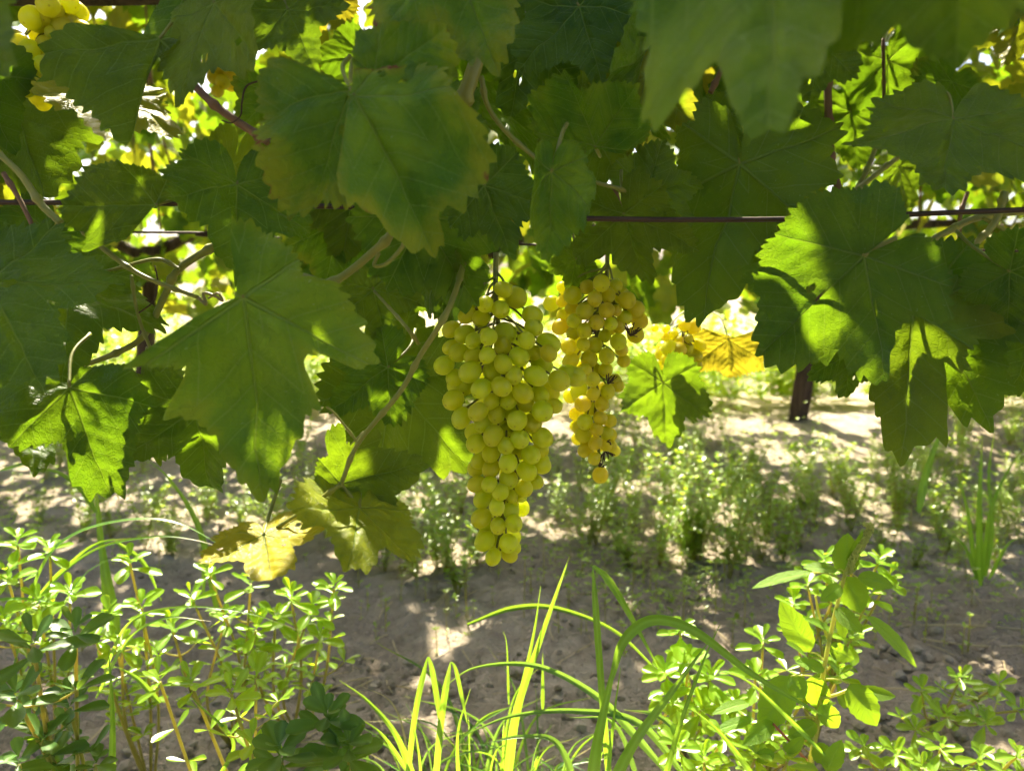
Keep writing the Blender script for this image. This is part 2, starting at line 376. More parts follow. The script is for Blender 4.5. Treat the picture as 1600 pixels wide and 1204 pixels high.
# ------------------------------------------------------------------ vine leaf shapes
def outline(rng, lobes=.5, n=240, teeth=1.0, lat=.86, basal=.64, asym=.06):
    s1 = .74 - .42 * lobes; s2 = .66 - .22 * lobes
    half = [(0, 1.0), (6, .93), (14, .82), (22, .70 - .12 * lobes), (30, s1), (40, s1 + .13), (50, lat * .93), (57, lat), (66, lat * .9), (78, s2 + .12), (90, s2),
            (101, basal * .9), (116, basal), (135, basal * .92), (152, basal * .84), (166, basal * .70), (174, .26), (180, .06)]
    xs = np.array([h[0] for h in half], float); phi = np.linspace(-180, 180, n, endpoint=False)
    r = np.zeros(n)
    for sgn in (-1, 1):
        ys = np.array([h[1] * (1 + rng.uniform(-asym, asym)) for h in half]); xj = xs + np.array([0] + [rng.uniform(-3, 3) for _ in xs[1:-1]] + [0])
        ys[0] = 1.0; ys[-1] = .06
        m = (phi >= 0) if sgn > 0 else (phi < 0)
        r[m] = np.interp(np.abs(phi[m]), xj, ys)
    k = np.array([1, 2, 1.0]); k /= k.sum(); r = np.convolve(np.concatenate([r[-1:], r, r[:1]]), k, 'valid')
    # teeth of uneven width
    ph = 0; tooth = np.zeros(n); i = 0
    while i < n:
        wdt = max(3, int(n / 360 * rng.uniform(5.5, 10.5))); a = rng.uniform(.03, .105) * teeth
        for j in range(wdt):
            if i + j < n:
                f = j / wdt; tooth[i + j] = a * (f / .6 if f < .6 else (1 - f) / .4)
        i += wdt
    r = r * (1 + (tooth - .03) * np.clip((178 - np.abs(phi)) / 12, 0, 1))
    return np.radians(phi), r
def poly_outline(rng, c, tip, poly, n, flip):
    """polar outline (about the petiole joint) of a leaf measured in the photograph"""
    c = np.array(c, float); L = math.hypot(tip[0] - c[0], tip[1] - c[1]); y2 = np.array([tip[0] - c[0], -(tip[1] - c[1])]) / L
    x2 = np.array([y2[1], -y2[0]]) * (-1 if flip else 1); Q = []
    for p in poly:
        d = np.array([p[0] - c[0], -(p[1] - c[1])]); Q.append((d @ x2 / L, d @ y2 / L))
    phi = np.linspace(-math.pi, math.pi, n, endpoint=False); r = np.full(n, .05)
    for i, a in enumerate(phi):
        dx, dy = math.sin(a), math.cos(a); best = 0
        for (ax, ay), (bx, by) in zip(Q, Q[1:] + Q[:1]):
            ex, ey = bx - ax, by - ay; den = dx * ey - dy * ex
            if abs(den) < 1e-9: continue
            t = (ax * ey - ay * ex) / den; u = (ax * dy - ay * dx) / den
            if t > 0 and 0 <= u <= 1: best = max(best, t)
        r[i] = max(best, .04)
    r2 = np.concatenate([r[-2:], r, r[:2]]); r = np.convolve(r2, np.array([0, 1, 3, 1, 0]) / 5, 'valid'); i = 0
    while i < n:
        wdt = max(3, int(n / 360 * rng.uniform(4.5, 9))); a = rng.uniform(.03, .11)
        for j in range(wdt):
            if i + j < n: f = j / wdt; r[i + j] *= 1 + a * (f / .6 if f < .6 else (1 - f) / .4) - .02
        i += wdt
    return phi, r
def leaf_md(seed, lobes=.5, fold=.25, curl=.25, ruffle=.07, n=240, rings=9, side=0.0, teeth=1.0, lat=.86, basal=.64, roll=0.0, detail=True, shape=None):
    """unit vine leaf: petiole joint at the origin, tip at +Y, upper face +Z"""
    rng = random.Random(seed); phi, r = poly_outline(rng, *shape[:3], n, shape[3]) if shape else outline(rng, lobes, n, teeth, lat, basal)
    V, LP, RIM = [(0, 0, 0)], [(0, 0, 0)], [0.0]
    k1, k2 = rng.choice((3, 4, 5)), rng.choice((6, 7, 8)); p1, p2 = rng.uniform(0, 6), rng.uniform(0, 6); sx = rng.uniform(0, 50)
    for j in range(1, rings + 1):
        f = (j / rings) ** .85
        for a, rr in zip(phi, r):
            q = rr * f; x, y = q * math.sin(a), q * math.cos(a); aa = abs(a)
            z = fold * abs(x) * (1 - .35 * abs(x)) - curl * (y * abs(y)) * .6 - .25 * curl * x * x + side * x * y
            z += ruffle * q * q * (math.sin(k1 * a + p1) + .55 * math.sin(k2 * a + p2))
            if detail:
                ai = 0 if aa < R(28) else (R(56) if aa < R(87) else R(118)); t = q * math.cos(aa - ai); nn = abs(q * math.sin(aa - ai))
                z -= .022 * math.exp(-(nn / .035) ** 2) * min(1, q * 4)
                uu = (t - .95 * nn) / .165; z += .013 * abs((uu % 1) - .5) * -2 * min(1, nn * 7)
                z += .10 * mnoise.noise(Vector((x * 2.6 + sx, y * 2.6, sx))) * min(1, q * 3) + .022 * mnoise.noise(Vector((x * 8 + sx, y * 8, sx)))
            if roll:   # blade rolled about its midrib
                R0 = .42 / roll; th = x / R0
                x2 = R0 * math.sin(th); z2 = z - R0 * (1 - math.cos(th)); V.append((x2, y, z2))
            else: V.append((x, y, z))
            LP.append((q * math.sin(a), q * math.cos(a), 0)); RIM.append(f)
    F = [[0, 1 + (i + 1) % n, 1 + i] for i in range(n)]
    for j in range(rings - 1):
        o = 1 + j * n
        for i in range(n):
            a, b_ = o + i, o + (i + 1) % n
            F.append([a, b_, b_ + n, a + n])
    if detail and seed % 3 == 0 and n > 200:      # eaten holes
        hs = [(rng.uniform(-.45, .45), rng.uniform(-.2, .7), rng.uniform(.018, .04)) for _ in range(3)]; A = np.array(LP)
        F = [f for f in F if not any((A[f, 0].mean() - a) ** 2 + (A[f, 1].mean() - b_) ** 2 < c * c for a, b_, c in hs)]
    md = MD(V, F, {'lp': LP, 'rim': RIM})
    return md
def leaf_frame(C, T, roll=0.0, scale=None, flip=False, face=None):
    """matrix of a leaf whose joint is at C and whose tip is at T; upper face towards the viewer unless flipped"""
    C, T = Vector(C), Vector(T); y = (T - C); L = y.length if scale is None else scale; y.normalize()
    n = (face if face is not None else (CAM - C)); n = n - y * n.dot(y); n.normalize()
    if flip: n = -n
    x = y.cross(n); M3 = Matrix((x, y, n)).transposed(); M3 = Matrix.Rotation(roll, 3, y) @ M3
    return Matrix.Translation(C) @ M3.to_4x4() @ Matrix.Diagonal((L, L, L, 1))

# ------------------------------------------------------------------ the near vine
near = empty('grapevine', Vector((0.15, .95, gz(.15, .95))))
tag(near, 'leafy grapevine filling the upper half, its large shaded leaves hanging over the bunches', 'grapevine')
# (joint px, tip px, joint depth, tip depth, options)
HERO = [
 # name-free list, front ones first
 dict(c=(380, 465), t=(402, 785), d=(.42, .41), lobes=.75, fold=.18, curl=.20, ruffle=.05, lat=.80, basal=.47, dry=.22, tint=.06, seed=11, pale=0.55),
 dict(c=(549, 142), t=(470, 318), d=(.405, .395), fold=.25, curl=.35, ruffle=.13, dry=.40, tint=.02, seed=12, roll=.45, pale=.35),
 dict(c=(553, 150), t=(672, 340), d=(.40, .385), fold=.22, curl=.30, ruffle=.12, dry=.42, tint=.03, seed=72, roll=-.25, pale=.5),
 dict(c=(585, 118), t=(705, 52), d=(.415, .40), fold=.20, curl=-.3, ruffle=.10, dry=.30, tint=.03, seed=74, roll=-.5, pale=.5),
 dict(c=(705, -75), t=(768, 92), d=(.42, .40), lobes=.35, fold=.2, curl=.2, ruffle=.06, dry=.5, tint=.03, seed=13, pale=0.5),
 dict(c=(1185, -220), t=(1197, 205), d=(.27, .26), lobes=.5, fold=.1, curl=.15, ruffle=.05, lat=.92, dry=.12, seed=14, pale=0.15),
 dict(c=(1470, -260), t=(1500, 92), d=(.245, .24), lobes=.3, fold=.1, curl=.2, ruffle=.05, lat=.95, dry=.12, seed=15),
 dict(c=(-110, -60), t=(2, 100), d=(.30, .29), lobes=.3, fold=.1, curl=.2, ruffle=.06, dry=.05, seed=16, pale=0.3),
 dict(c=(250, 60), t=(192, 216), d=(.50, .48), lobes=.3, fold=.30, curl=.25, ruffle=.06, lat=.55, basal=.36, seed=17, roll=.35),
 dict(c=(335, 5), t=(405, 98), d=(.50, .46), lobes=.3, fold=.1, curl=.1, ruffle=.09, lat=.9, basal=.4, seed=18, roll=.2),
 dict(c=(243, 320), t=(92, 322), d=(.53, .51), lobes=.45, fold=.15, curl=.2, ruffle=.06, lat=.75, basal=.52, seed=19),
 dict(c=(370, 288), t=(378, 418), d=(.535, .53), lobes=.2, fold=.2, curl=.2, ruffle=.06, lat=.82, basal=.6, seed=20),
 dict(c=(-22, 440), t=(58, 584), d=(.46, .45), lobes=.35, fold=.15, curl=.2, ruffle=.05, seed=21),
 dict(c=(105, 442), t=(112, 575), d=(.60, .58), lobes=.4, fold=.15, curl=.2, ruffle=.05, seed=22),
 dict(c=(108, 605), t=(168, 772), d=(.52, .52), lobes=.4, fold=.22, curl=.2, ruffle=.06, lat=.85, basal=.7, seed=23),
 dict(c=(225, 612), t=(242, 718), d=(.60, .60), lobes=.4, fold=.3, curl=.2, ruffle=.05, seed=24),
 dict(c=(305, 640), t=(322, 778), d=(.56, .57), lobes=.5, fold=.35, curl=.2, ruffle=.05, seed=25),
 dict(c=(532, 755), t=(664, 722), d=(.53, .54), lobes=.25, fold=.2, curl=.2, ruffle=.05, lat=.50, basal=.36, seed=26, roll=.1),
 dict(c=(412, 836), t=(424, 897), d=(.50, .445), lobes=.55, fold=.08, curl=.10, ruffle=.04, lat=.72, basal=.55, tint=.75, dry=.1, seed=27, pale=0.15, roll=0),
 dict(c=(562, 793), roll=-.25, t=(545, 890), d=(.515, .455), lobes=.35, fold=.05, curl=.15, ruffle=.05, lat=.80, basal=.62, tint=.3, seed=28, pale=0.3),
 dict(c=(612, 596), t=(737, 732), d=(.72, .72), lobes=.25, fold=.1, curl=.15, ruffle=.05, lat=.8, seed=29),
 dict(c=(606, 574), t=(515, 640), d=(.64, .65), lobes=.3, fold=.12, curl=.15, ruffle=.05, seed=30),
 dict(c=(583, 452), t=(606, 535), d=(.66, .67), lobes=.3, fold=.2, curl=.2, ruffle=.05, lat=.95, seed=31),
 dict(c=(660, 338), t=(745, 488), d=(.53, .53), lobes=.35, fold=.15, curl=.2, ruffle=.05, seed=32, pale=0.25, lat=.75),
 dict(c=(757, 290), t=(802, 402), d=(.50, .51), lobes=.2, fold=.15, curl=.2, ruffle=.05, lat=.8, seed=33),
 dict(c=(862, 268), t=(848, 410), d=(.45, .44), lobes=.15, fold=.0, curl=.15, ruffle=.03, lat=.7, basal=.45, seed=34, pale=0.6, rollup=1.15, dry=.12, tint=.03),
 dict(c=(930, 228), t=(885, 112), d=(.52, .47), lobes=.5, fold=.12, curl=-.15, ruffle=.06, lat=.95, basal=.6, dry=.15, seed=35, pale=0.35),
 dict(c=(975, 334), t=(1002, 452), d=(.57, .57), lobes=.55, fold=.1, curl=.15, ruffle=.05, lat=.97, seed=36),
 dict(c=(1156, 256), t=(1101, 509), d=(.645, .64), lobes=.25, fold=.12, curl=.15, ruffle=.05, lat=.72, basal=.55, seed=37, flip=1),
 dict(c=(1010, 300), t=(1106, 276), d=(.62, .62), lobes=.2, fold=.15, curl=.2, ruffle=.05, seed=38),
 dict(c=(1350, 400), t=(1386, 590), d=(.50, .51), lobes=.35, fold=.08, curl=.12, ruffle=.045, lat=1.0, basal=.62, seed=39, flip=1, roll=.05),
 dict(c=(1427, 485), t=(1415, 712), d=(.55, .54), lobes=.8, fold=.15, curl=.15, ruffle=.04, lat=.45, basal=.35, seed=40, flip=1),
 dict(c=(1445, 468), t=(1552, 664), d=(.57, .57), lobes=.3, fold=.1, curl=.15, ruffle=.045, lat=.7, basal=.5, seed=41, flip=1),
 dict(c=(1578, 424), t=(1690, 480), d=(.52, .52), lobes=.25, fold=.15, curl=.15, ruffle=.05, lat=.85, basal=.66, seed=42),
 dict(c=(1640, 480), t=(1578, 612), d=(.55, .55), lobes=.3, fold=.15, curl=.15, ruffle=.05, seed=43),
 dict(c=(1490, 186), t=(1470, 312), d=(.57, .55), lobes=.3, fold=.12, curl=.15, ruffle=.06, lat=.95, basal=.72, tint=.05, seed=44, flip=1),
 dict(c=(1285, 70), t=(1262, 164), d=(.46, .46), lobes=.2, fold=.2, curl=.2, ruffle=.05, seed=45),
 dict(c=(1388, 95), t=(1392, 218), d=(.92, .92), lobes=.3, fold=.1, curl=.15, ruffle=.05, seed=46, flip=1),
 dict(c=(1330, 175), t=(1338, 270), d=(.96, .96), lobes=.3, fold=.1, curl=.15, ruffle=.05, seed=47, flip=1),
 dict(c=(1405, 262), t=(1420, 330), d=(.98, .98), lobes=.3, fold=.1, curl=.15, ruffle=.05, seed=48, flip=1),
 dict(c=(655, -45), t=(622, 42), d=(.45, .44), lobes=.3, fold=.2, curl=.2, ruffle=.07, lat=.95, seed=49, pale=0.4),
 dict(c=(905, 10), t=(938, 126), d=(.56, .55), lobes=.2, fold=.2, curl=.2, ruffle=.05, lat=.95, seed=50),
 dict(c=(1138, 530), t=(1140, 590), d=(.955, .95), lobes=0, fold=.05, curl=.1, ruffle=.04, lat=1.0, basal=.75, tint=1.0, dry=.12, seed=53, pale=0.5, roll=0),
 dict(c=(1036, 598), t=(1044, 697), d=(.86, .86), lobes=.4, fold=.15, curl=.15, ruffle=.06, tint=.05, seed=52, flip=1),
 dict(c=(1330, 552), t=(1322, 624), d=(.62, .62), lobes=.2, fold=.15, curl=.15, ruffle=.05, lat=1.0, seed=54),
 dict(c=(14, 142), t=(96, 332), d=(.72, .72), lobes=.2, fold=.12, curl=.15, ruffle=.05, lat=.75, basal=.4, seed=55, flip=1),
 dict(c=(170, 150), t=(165, 216), d=(.64, .62), lobes=.3, fold=.15, curl=.2, ruffle=.05, tint=.4, seed=57),
 dict(c=(80, 365), t=(40, 470), d=(.66, .66), lobes=.3, fold=.15, curl=.2, ruffle=.05, seed=59),
 dict(c=(680, 395), t=(610, 440), d=(.56, .57), lobes=.6, fold=.25, curl=.25, ruffle=.07, seed=60),
 dict(c=(1010, 120), t=(985, 240), d=(.60, .60), lobes=.3, fold=.2, curl=.2, ruffle=.05, tint=.15, dry=.3, seed=61),
 dict(c=(1240, 370), t=(1275, 455), d=(.66, .66), lobes=.3, fold=.2, curl=.2, ruffle=.05, seed=62),
 dict(c=(450, 15), t=(485, 100), d=(.58, .56), lobes=.3, fold=.2, curl=.2, ruffle=.06, seed=64),
 dict(c=(40, 640), t=(60, 735), d=(.60, .60), lobes=.3, fold=.2, curl=.2, ruffle=.06, seed=65),
 dict(c=(820, 60), t=(800, 180), d=(.60, .60), lobes=.3, fold=.2, curl=.2, ruffle=.06, seed=66),
 dict(c=(900, 405), t=(890, 460), d=(.70, .70), lobes=.3, fold=.2, curl=.2, ruffle=.06, tint=.05, seed=67),
 dict(c=(1596, 30), t=(1566, 112), d=(.95, .95), lobes=.3, fold=.2, curl=.2, ruffle=.06, tint=.45, seed=69, flip=1, roll=.1),
 dict(c=(508, -22), t=(494, 52), d=(.85, .85), lobes=.3, fold=.2, curl=.2, ruffle=.06, tint=.8, seed=70, flip=1, roll=.1),
 dict(c=(690, 450), t=(650, 480), d=(.70, .70), lobes=.4, fold=.2, curl=.2, ruffle=.06, seed=68),
]
OCC = []; fill_objs = []; HM = []
POLY = {   # outlines of the largest leaves
 11: [(402,785),(355,735),(340,690),(300,652),(266,650),(278,610),(302,574),(210,573),(260,540),(320,492),(370,464),(372,440),(361,372),(366,345),(395,343),(410,360),(440,375),(475,415),(478,440),(520,445),(545,470),(560,500),(566,522),(598,576),(560,590),(500,556),(470,566),(485,590),(498,640),(470,660),(462,690),(440,715),(430,752)],
 12: [(552,140),(520,124),(480,105),(440,92),(405,105),(400,140),(415,180),(412,230),(415,280),(430,310),(460,315),(490,300),(530,318),(546,300),(556,230)],
 72: [(550,112),(545,200),(540,298),(556,330),(600,332),(632,352),(690,345),(690,315),(670,290),(720,306),(726,285),(760,235),(735,190),(700,165),(682,122),(640,98),(590,96)],
 74: [(556,135),(548,100),(550,55),(600,45),(700,45),(726,75),(720,120),(690,132),(640,120),(600,130)],
 53: [(1072,522),(1100,512),(1130,522),(1152,528),(1180,516),(1193,530),(1190,576),(1165,583),(1140,590),(1118,577),(1085,581),(1068,560)],
 14: [(1015,130),(1060,124),(1110,104),(1140,80),(1150,160),(1165,185),(1197,205),(1225,180),(1240,130),(1270,85),(1280,40),(1300,-60),(1410,-150),(1420,-300),(1260,-400),(1187,-250),(1100,-400),(960,-300),(990,-100),(1030,20)],
 15: [(1240,28),(1280,45),(1330,50),(1380,35),(1410,20),(1430,60),(1470,82),(1500,92),(1540,62),(1580,30),(1610,0),(1700,-60),(1720,-250),(1570,-400),(1472,-290),(1350,-420),(1180,-280),(1200,-80)],
 17: [(252,52),(220,58),(175,46),(145,47),(125,65),(107,82),(92,122),(125,135),(130,155),(150,168),(172,195),(192,216),(200,187),(205,150),(226,112),(250,85),(275,66)],
 19: [(92,328),(112,296),(136,259),(184,249),(238,262),(272,282),(282,300),(262,312),(248,318),(221,334),(204,368),(190,378),(163,383),(126,398),(129,368),(102,354)],
 23: [(15,655),(34,696),(51,700),(78,693),(99,689),(112,706),(112,740),(136,768),(170,772),(190,768),(204,706),(208,662),(218,638),(236,634),(204,590),(170,570),(122,572),(108,598),(68,588),(5,592),(-10,630)],
 35: [(826,140),(847,133),(867,112),(891,112),(908,140),(939,126),(1000,129),(1007,160),(1025,160),(1020,194),(1013,218),(973,240),(932,232),(905,236),(857,235),(826,197)],
 37: [(1101,139),(1049,161),(1050,200),(1060,230),(1040,270),(1072,300),(1060,347),(1045,381),(1049,415),(1060,452),(1075,490),(1101,509),(1120,486),(1150,471),(1172,449),(1165,410),(1195,379),(1210,360),(1270,311),(1307,296),(1285,251),(1306,229),(1300,210),(1240,170),(1184,150),(1165,175),(1157,235),(1140,165)],
 39: [(1266,307),(1285,300),(1319,296),(1337,300),(1375,290),(1397,307),(1410,349),(1397,360),(1358,394),(1424,367),(1450,390),(1465,431),(1469,479),(1463,505),(1420,492),(1397,516),(1390,550),(1386,590),(1360,584),(1334,576),(1319,554),(1313,548),(1300,565),(1270,572),(1240,576),(1202,576),(1191,542),(1186,497),(1191,456),(1176,434),(1157,411),(1195,404),(1199,377),(1221,362),(1232,340)],
}
def petiole_md(M, L, rng, length=.055):
    C = M.translation; y = (M.to_3x3() @ Vector((0, 1, 0))).normalized(); n = (M.to_3x3() @ Vector((0, 0, 1))).normalized()
    e = -y * .25 + Vector((rng.uniform(-.4, .4), 1.0, .55)); e.normalize()
    p1 = C - y * .012 - n * .004 + e * length * .35; p2 = C + e * length
    return tube([C + n * .0002, p1, p2], .0010, .0014, 5, 6)
for i, h in enumerate(HERO):
    C = W(*h['c'], h['d'][0]); rng = random.Random(500 + i); T = W(*h['t'], h['d'][1] + (rng.uniform(-.030, .030) if i > 1 and 'roll' not in h else 0))
    md = leaf_md(h['seed'], h.get('lobes', .4), h['fold'], h['curl'], h['ruffle'] * 1.35, 264, 11, 0, 1.3, h.get('lat', .86), h.get('basal', .64), h.get('rollup', 0), True, (h['c'], h['t'], POLY[h['seed']], bool(h.get('flip'))) if h['seed'] in POLY else None)
    M = leaf_frame(C, T, h.get('roll', rng.uniform(-.45, .45)), None, bool(h.get('flip')))
    o = put('leaf', md.mesh('leaf', M_LEAF), near, M); o['tint'] = float(h.get('tint', rng.random() ** 2 * .10)); o['dry'] = float(h.get('dry', 0.04)); o['pale'] = float(h.get('pale', 0)); HM.append((M, h['seed']))
    L = (T - C).length
    sub('leaf_stalk', petiole_md(M, L, rng).mesh('leaf_stalk', M_SHOOT), o, M)
    OCC.append((md, M))

# gaps the photograph shows between the leaves: (px, py, radius px)
GAPS = [(215, 215, 62), (250, 480, 75), (500, 25, 14), (575, 20, 16), (1340, 205, 50), (1400, 285, 55), (1420, 345, 50), (1490, 355, 80), (1570, 360, 60), (1565, 85, 26), (640, 510, 42),
        (1010, 575, 42), (340, 110, 30), (90, 40, 70), (115, 10, 40), (1110, 60, 14), (1290, 230, 30), (70, 235, 14), (1420, 50, 20), (920, 320, 16), (870, 450, 18), (880, 640, 40)]
# places where the sun finds its way through: (point, radius)
SUNWIN = [(W(1262, 552, .5), .004), (W(1040, 640, .86), .03), (W(405, 850, .49), .020), (W(505, 830, .51), .016), (W(1455, 545, .56), .012), (W(95, 508, .59), .006),
          (W(75, 655, .52), .010), (W(110, 665, .52), .008), (W(140, 640, .52), .005), (W(150, 685, .52), .009), (W(185, 670, .52), .007), (W(1140, 560, .79), .015),
          (W(830, 800, .60), .015), (W(940, 740, .68), .012), (W(1010, 580, .80), .02), (W(1390, 150, .92), .035), (W(1335, 220, .96), .03), (W(1410, 295, .98), .03), (W(1575, 75, .95), .04), (W(500, 20, .85), .04)]
SUNWIN += [(hit(a, b_), r_) for a, b_, r_ in ((1100, 800, .13), (1010, 760, .10), (1200, 720, .10), (640, 800, .08), (700, 1000, .03), (1080, 880, .08), (1160, 860, .08), (1330, 790, .08), (690, 880, .06), (300, 800, .05), (1400, 740, .07))]
FILLV = [leaf_md(900 + k, .2 + .07 * k, .12 + .04 * (k % 4), .15 + .06 * (k % 3), .05 + .015 * (k % 3), 132, 6) for k in range(8)]
FILLM = [m.mesh('leaf', M_LEAF) for m in FILLV]
def lower_limit(px):
    pts = [(-300, 560), (300, 560), (560, 470), (690, 360), (1040, 340), (1120, 430), (1300, 470), (1900, 520)]
    return np.interp(px, [p[0] for p in pts], [p[1] for p in pts])
rng = random.Random(41)
near_fill = []
tries = 0
while len(near_fill) < 2100 and tries < 60000:
    tries += 1
    y = rng.uniform(.60, 1.32); x = rng.uniform(-1.05, 1.05); z = .50 + 1.5 * rng.random() ** .9
    C = Vector((x, y, z)); pr = proj(C); L = rng.uniform(.055, .092)
    down = Vector((rng.uniform(-.75, .75), rng.uniform(-.55, .35), -1)).normalized()
    mid = C + down * L * .3
    q = proj(mid); lp = L * FPX / q[2]
    if pr[1] > -200:
        if proj(C + down * L)[1] > lower_limit(pr[0]) + 40: continue
        if any((q[0] - a) ** 2 + (q[1] - b_) ** 2 < (r + lp * .62) ** 2 for a, b_, r in GAPS): continue
    # keep the sky over the weeds in front open
    if (C + down * L).z < .33 + (y - .66) * 1.28: continue
    face = Vector((rng.gauss(0, .5), rng.gauss(-.35, .6), rng.uniform(.1, 1.0)))
    M = leaf_frame(C, C + down * L, rng.uniform(-.3, .3), None, False, face)
    k = rng.randrange(8)
    near_fill.append((k, M, (rng.random() ** 6) * .6, rng.choice((0.03, 0.03, .1, .3))))
for k, M, ti, dr in near_fill:
    fill_objs.append((k, M, near, ti, dr))

def part_tube(name, parent, pts, r0, r1, mat, n=7, sides=8, wob=.03, seed=1):
    return put(name, tube(pts, r0, r1, n * (3 if name == 'shoot' else 1), sides, wob, True, random.Random(seed), .038 if name == 'shoot' else 0).mesh(name, mat), parent)
def PX(lst, d): return [W(p[0], p[1], p[2] if len(p) > 2 else d) for p in lst]
# shoots, canes, stalks and tendrils that can be followed in the photograph
part_tube('shoot', near, PX([(745, 330, .60), (708, 465), (655, 558), (625, 612), (560, 692), (533, 756)], .525), .0024, .0015, M_SHOOT)
part_tube('shoot', near, PX([(533, 756), (470, 800), (413, 836)], .51), .0014, .0010, M_SHOOT)
part_tube('shoot', near, PX([(655, 538), (630, 505), (585, 455, .655)], .53), .0013, .0011, M_SHOOT)
part_tube('shoot', near, PX([(560, 692), (525, 648), (510, 635)], .525), .0010, .0008, M_SHOOT)
part_tube('shoot', near, PX([(533, 756), (548, 775), (562, 793)], .525), .0012, .0010, M_SHOOT)
part_tube('shoot', near, PX([(770, -60), (748, 80), (722, 165), (700, 260, .52)], .47), .0042, .0050, M_SHOOT)
part_tube('shoot', near, PX([(752, 120), (762, 165), (795, 210), (862, 268)], .475), .0016, .0013, M_SHOOT)
part_tube('shoot', near, PX([(395, 432), (470, 432), (520, 440), (585, 392), (612, 362), (618, 320)], .455), .0020, .0024, M_SHOOT)
part_tube('shoot', near, PX([(612, 362), (632, 378), (606, 410), (585, 415), (592, 395)], .45), .0014, .0010, M_SHOOT)
part_tube('shoot', near, PX([(120, 350), (170, 395), (225, 432), (310, 465)], .56), .0022, .0014, M_SHOOT)
part_tube('tendril', near, PX([(310, 465), (322, 475), (318, 458), (335, 462), (348, 470), (340, 458), (325, 466)], .56), .0013, .0008, M_TENDRIL)
part_tube('shoot', near, PX([(405, 340), (345, 378), (280, 420), (258, 460), (228, 520), (185, 550), (95, 582)], .62), .0034, .0020, M_SHOOT)
part_tube('shoot', near, PX([(280, 420), (245, 405), (180, 420), (110, 436)], .615), .0016, .0011, M_SHOOT)
part_tube('shoot', near, PX([(205, 430), (215, 490), (235, 545)], .60), .0013, .0013, M_SHOOT)
part_tube('shoot', near, PX([(-20, 225), (30, 270), (65, 320), (95, 348)], .50), .0019, .0024, M_SHOOT)
part_tube('shoot', near, PX([(5, 270), (35, 320), (55, 370), (48, 420)], .54), .0018, .0014, M_CANE)
part_tube('shoot', near, PX([(62, 372), (95, 395), (107, 440)], .55), .0013, .0011, M_CANE)
part_tube('shoot', near, PX([(262, 90), (300, 130), (345, 172), (420, 222)], .56), .0026, .0030, M_CANE)
part_tube('shoot', near, PX([(1293, 60), (1294, 160), (1300, 255), (1322, 330)], .82), .0042, .0040, M_CANE)
part_tube('shoot', near, PX([(1380, 200), (1352, 270), (1328, 312)], .83), .0022, .0026, M_SHOOT)
part_tube('shoot', near, PX([(1445, 222), (1395, 252), (1335, 300)], .82), .0024, .0028, M_SHOOT)
part_tube('shoot', near, PX([(1380, 60), (1381, 130), (1381, 200)], .84), .0018, .0018, M_CANE)
part_tube('shoot', near, PX([(1425, 392), (1480, 362), (1535, 338), (1640, 325)], .74), .0030, .0038, M_SHOOT)
part_tube('shoot', near, PX([(1480, 425), (1520, 385), (1556, 345), (1570, 300)], .72), .0026, .0034, M_SHOOT)
part_tube('shoot', near, PX([(1536, 340), (1570, 360), (1610, 395)], .73), .0018, .0018, M_SHOOT)
part_tube('shoot', near, PX([(872, 268), (930, 285), (988, 300)], .56), .0014, .0014, M_SHOOT)
part_tube('shoot', near, PX([(1065, 170), (1066, 110), (1078, 20)], .80), .0045, .0042, M_CANE)
part_tube('shoot', near, PX([(1110, 145), (1130, 105), (1152, 70)], .72), .0026, .0022, M_CANE)
part_tube('shoot', near, PX([(945, 190), (958, 260), (968, 320), (1010, 330)], .70), .0030, .0024, M_CANE)
part_tube('shoot', near, PX([(1500, 400), (1500, 340), (1512, 300)], .76), .0020, .0020, M_CANE)
part_tube('tendril', near, PX([(410, 125), (385, 135), (378, 160), (376, 180), (362, 192), (346, 188)], .545), .0007, .0005, M_DEAD)
part_tube('tendril', near, PX([(215, 490), (240, 470), (246, 440), (242, 415)], .60), .0006, .0005, M_DEAD)
part_tube('shoot', near, PX([(1350, 400), (1372, 385), (1400, 372)], .50), .0014, .0016, M_SHOOT)
part_tube('cane', near, [(-1.2, .86, .93), (-.5, .84, .90), (.3, .88, .93), (1.3, .86, .91)], .011, .013, M_BARK, 8, 10, .12)

# ------------------------------------------------------------------ trellis wires
def wire(pts, r, label):
    base = pts[0]; o = put('trellis_wire', tube(pts, r, r, 10, 6).mesh('trellis_wire', M_WIRE)); tag(o, label, 'wire', 'trellis wires')
wire(PX([(-900, 318), (0, 316), (540, 323), (900, 341), (1250, 342), (1540, 330), (2400, 300)], .552), .0019, 'dark rusty wire running level through the near leaves above the grape bunches')
wire(PX([(-900, 360), (240, 363), (345, 369), (1000, 385), (2400, 400)], .90), .0014, 'thin wire glinting behind the leaves on the left, below the dark rusty wire')

# ------------------------------------------------------------------ grape bunches
def grape_md():
    V, F = [], []; ns, nr = 16, 11
    V.append((0, 0, 1))
    for j in range(1, nr):
        th = math.pi * j / nr
        for i in range(ns): V.append((math.sin(th) * math.cos(2 * math.pi * i / ns), math.sin(th) * math.sin(2 * math.pi * i / ns), math.cos(th)))
    V.append((0, 0, -1)); F += [[0, 1 + i, 1 + (i + 1) % ns] for i in range(ns)]
    for j in range(nr - 2):
        o = 1 + j * ns
        F += [[o + i, o + ns + i, o + ns + (i + 1) % ns, o + (i + 1) % ns] for i in range(ns)]
    o = 1 + (nr - 2) * ns; F += [[o + i, len(V) - 1, o + (i + 1) % ns] for i in range(ns)]
    return MD(V, F)
ico0 = MD([(0,0,1),(1,0,0),(0,1,0),(-1,0,0),(0,-1,0),(0,0,-1)], [[0,1,2],[0,2,3],[0,3,4],[0,4,1],[5,2,1],[5,3,2],[5,4,3],[5,1,4]])
GRAPE = grape_md(); GRAPE_MESH = GRAPE.mesh('grape', M_GRAPE)
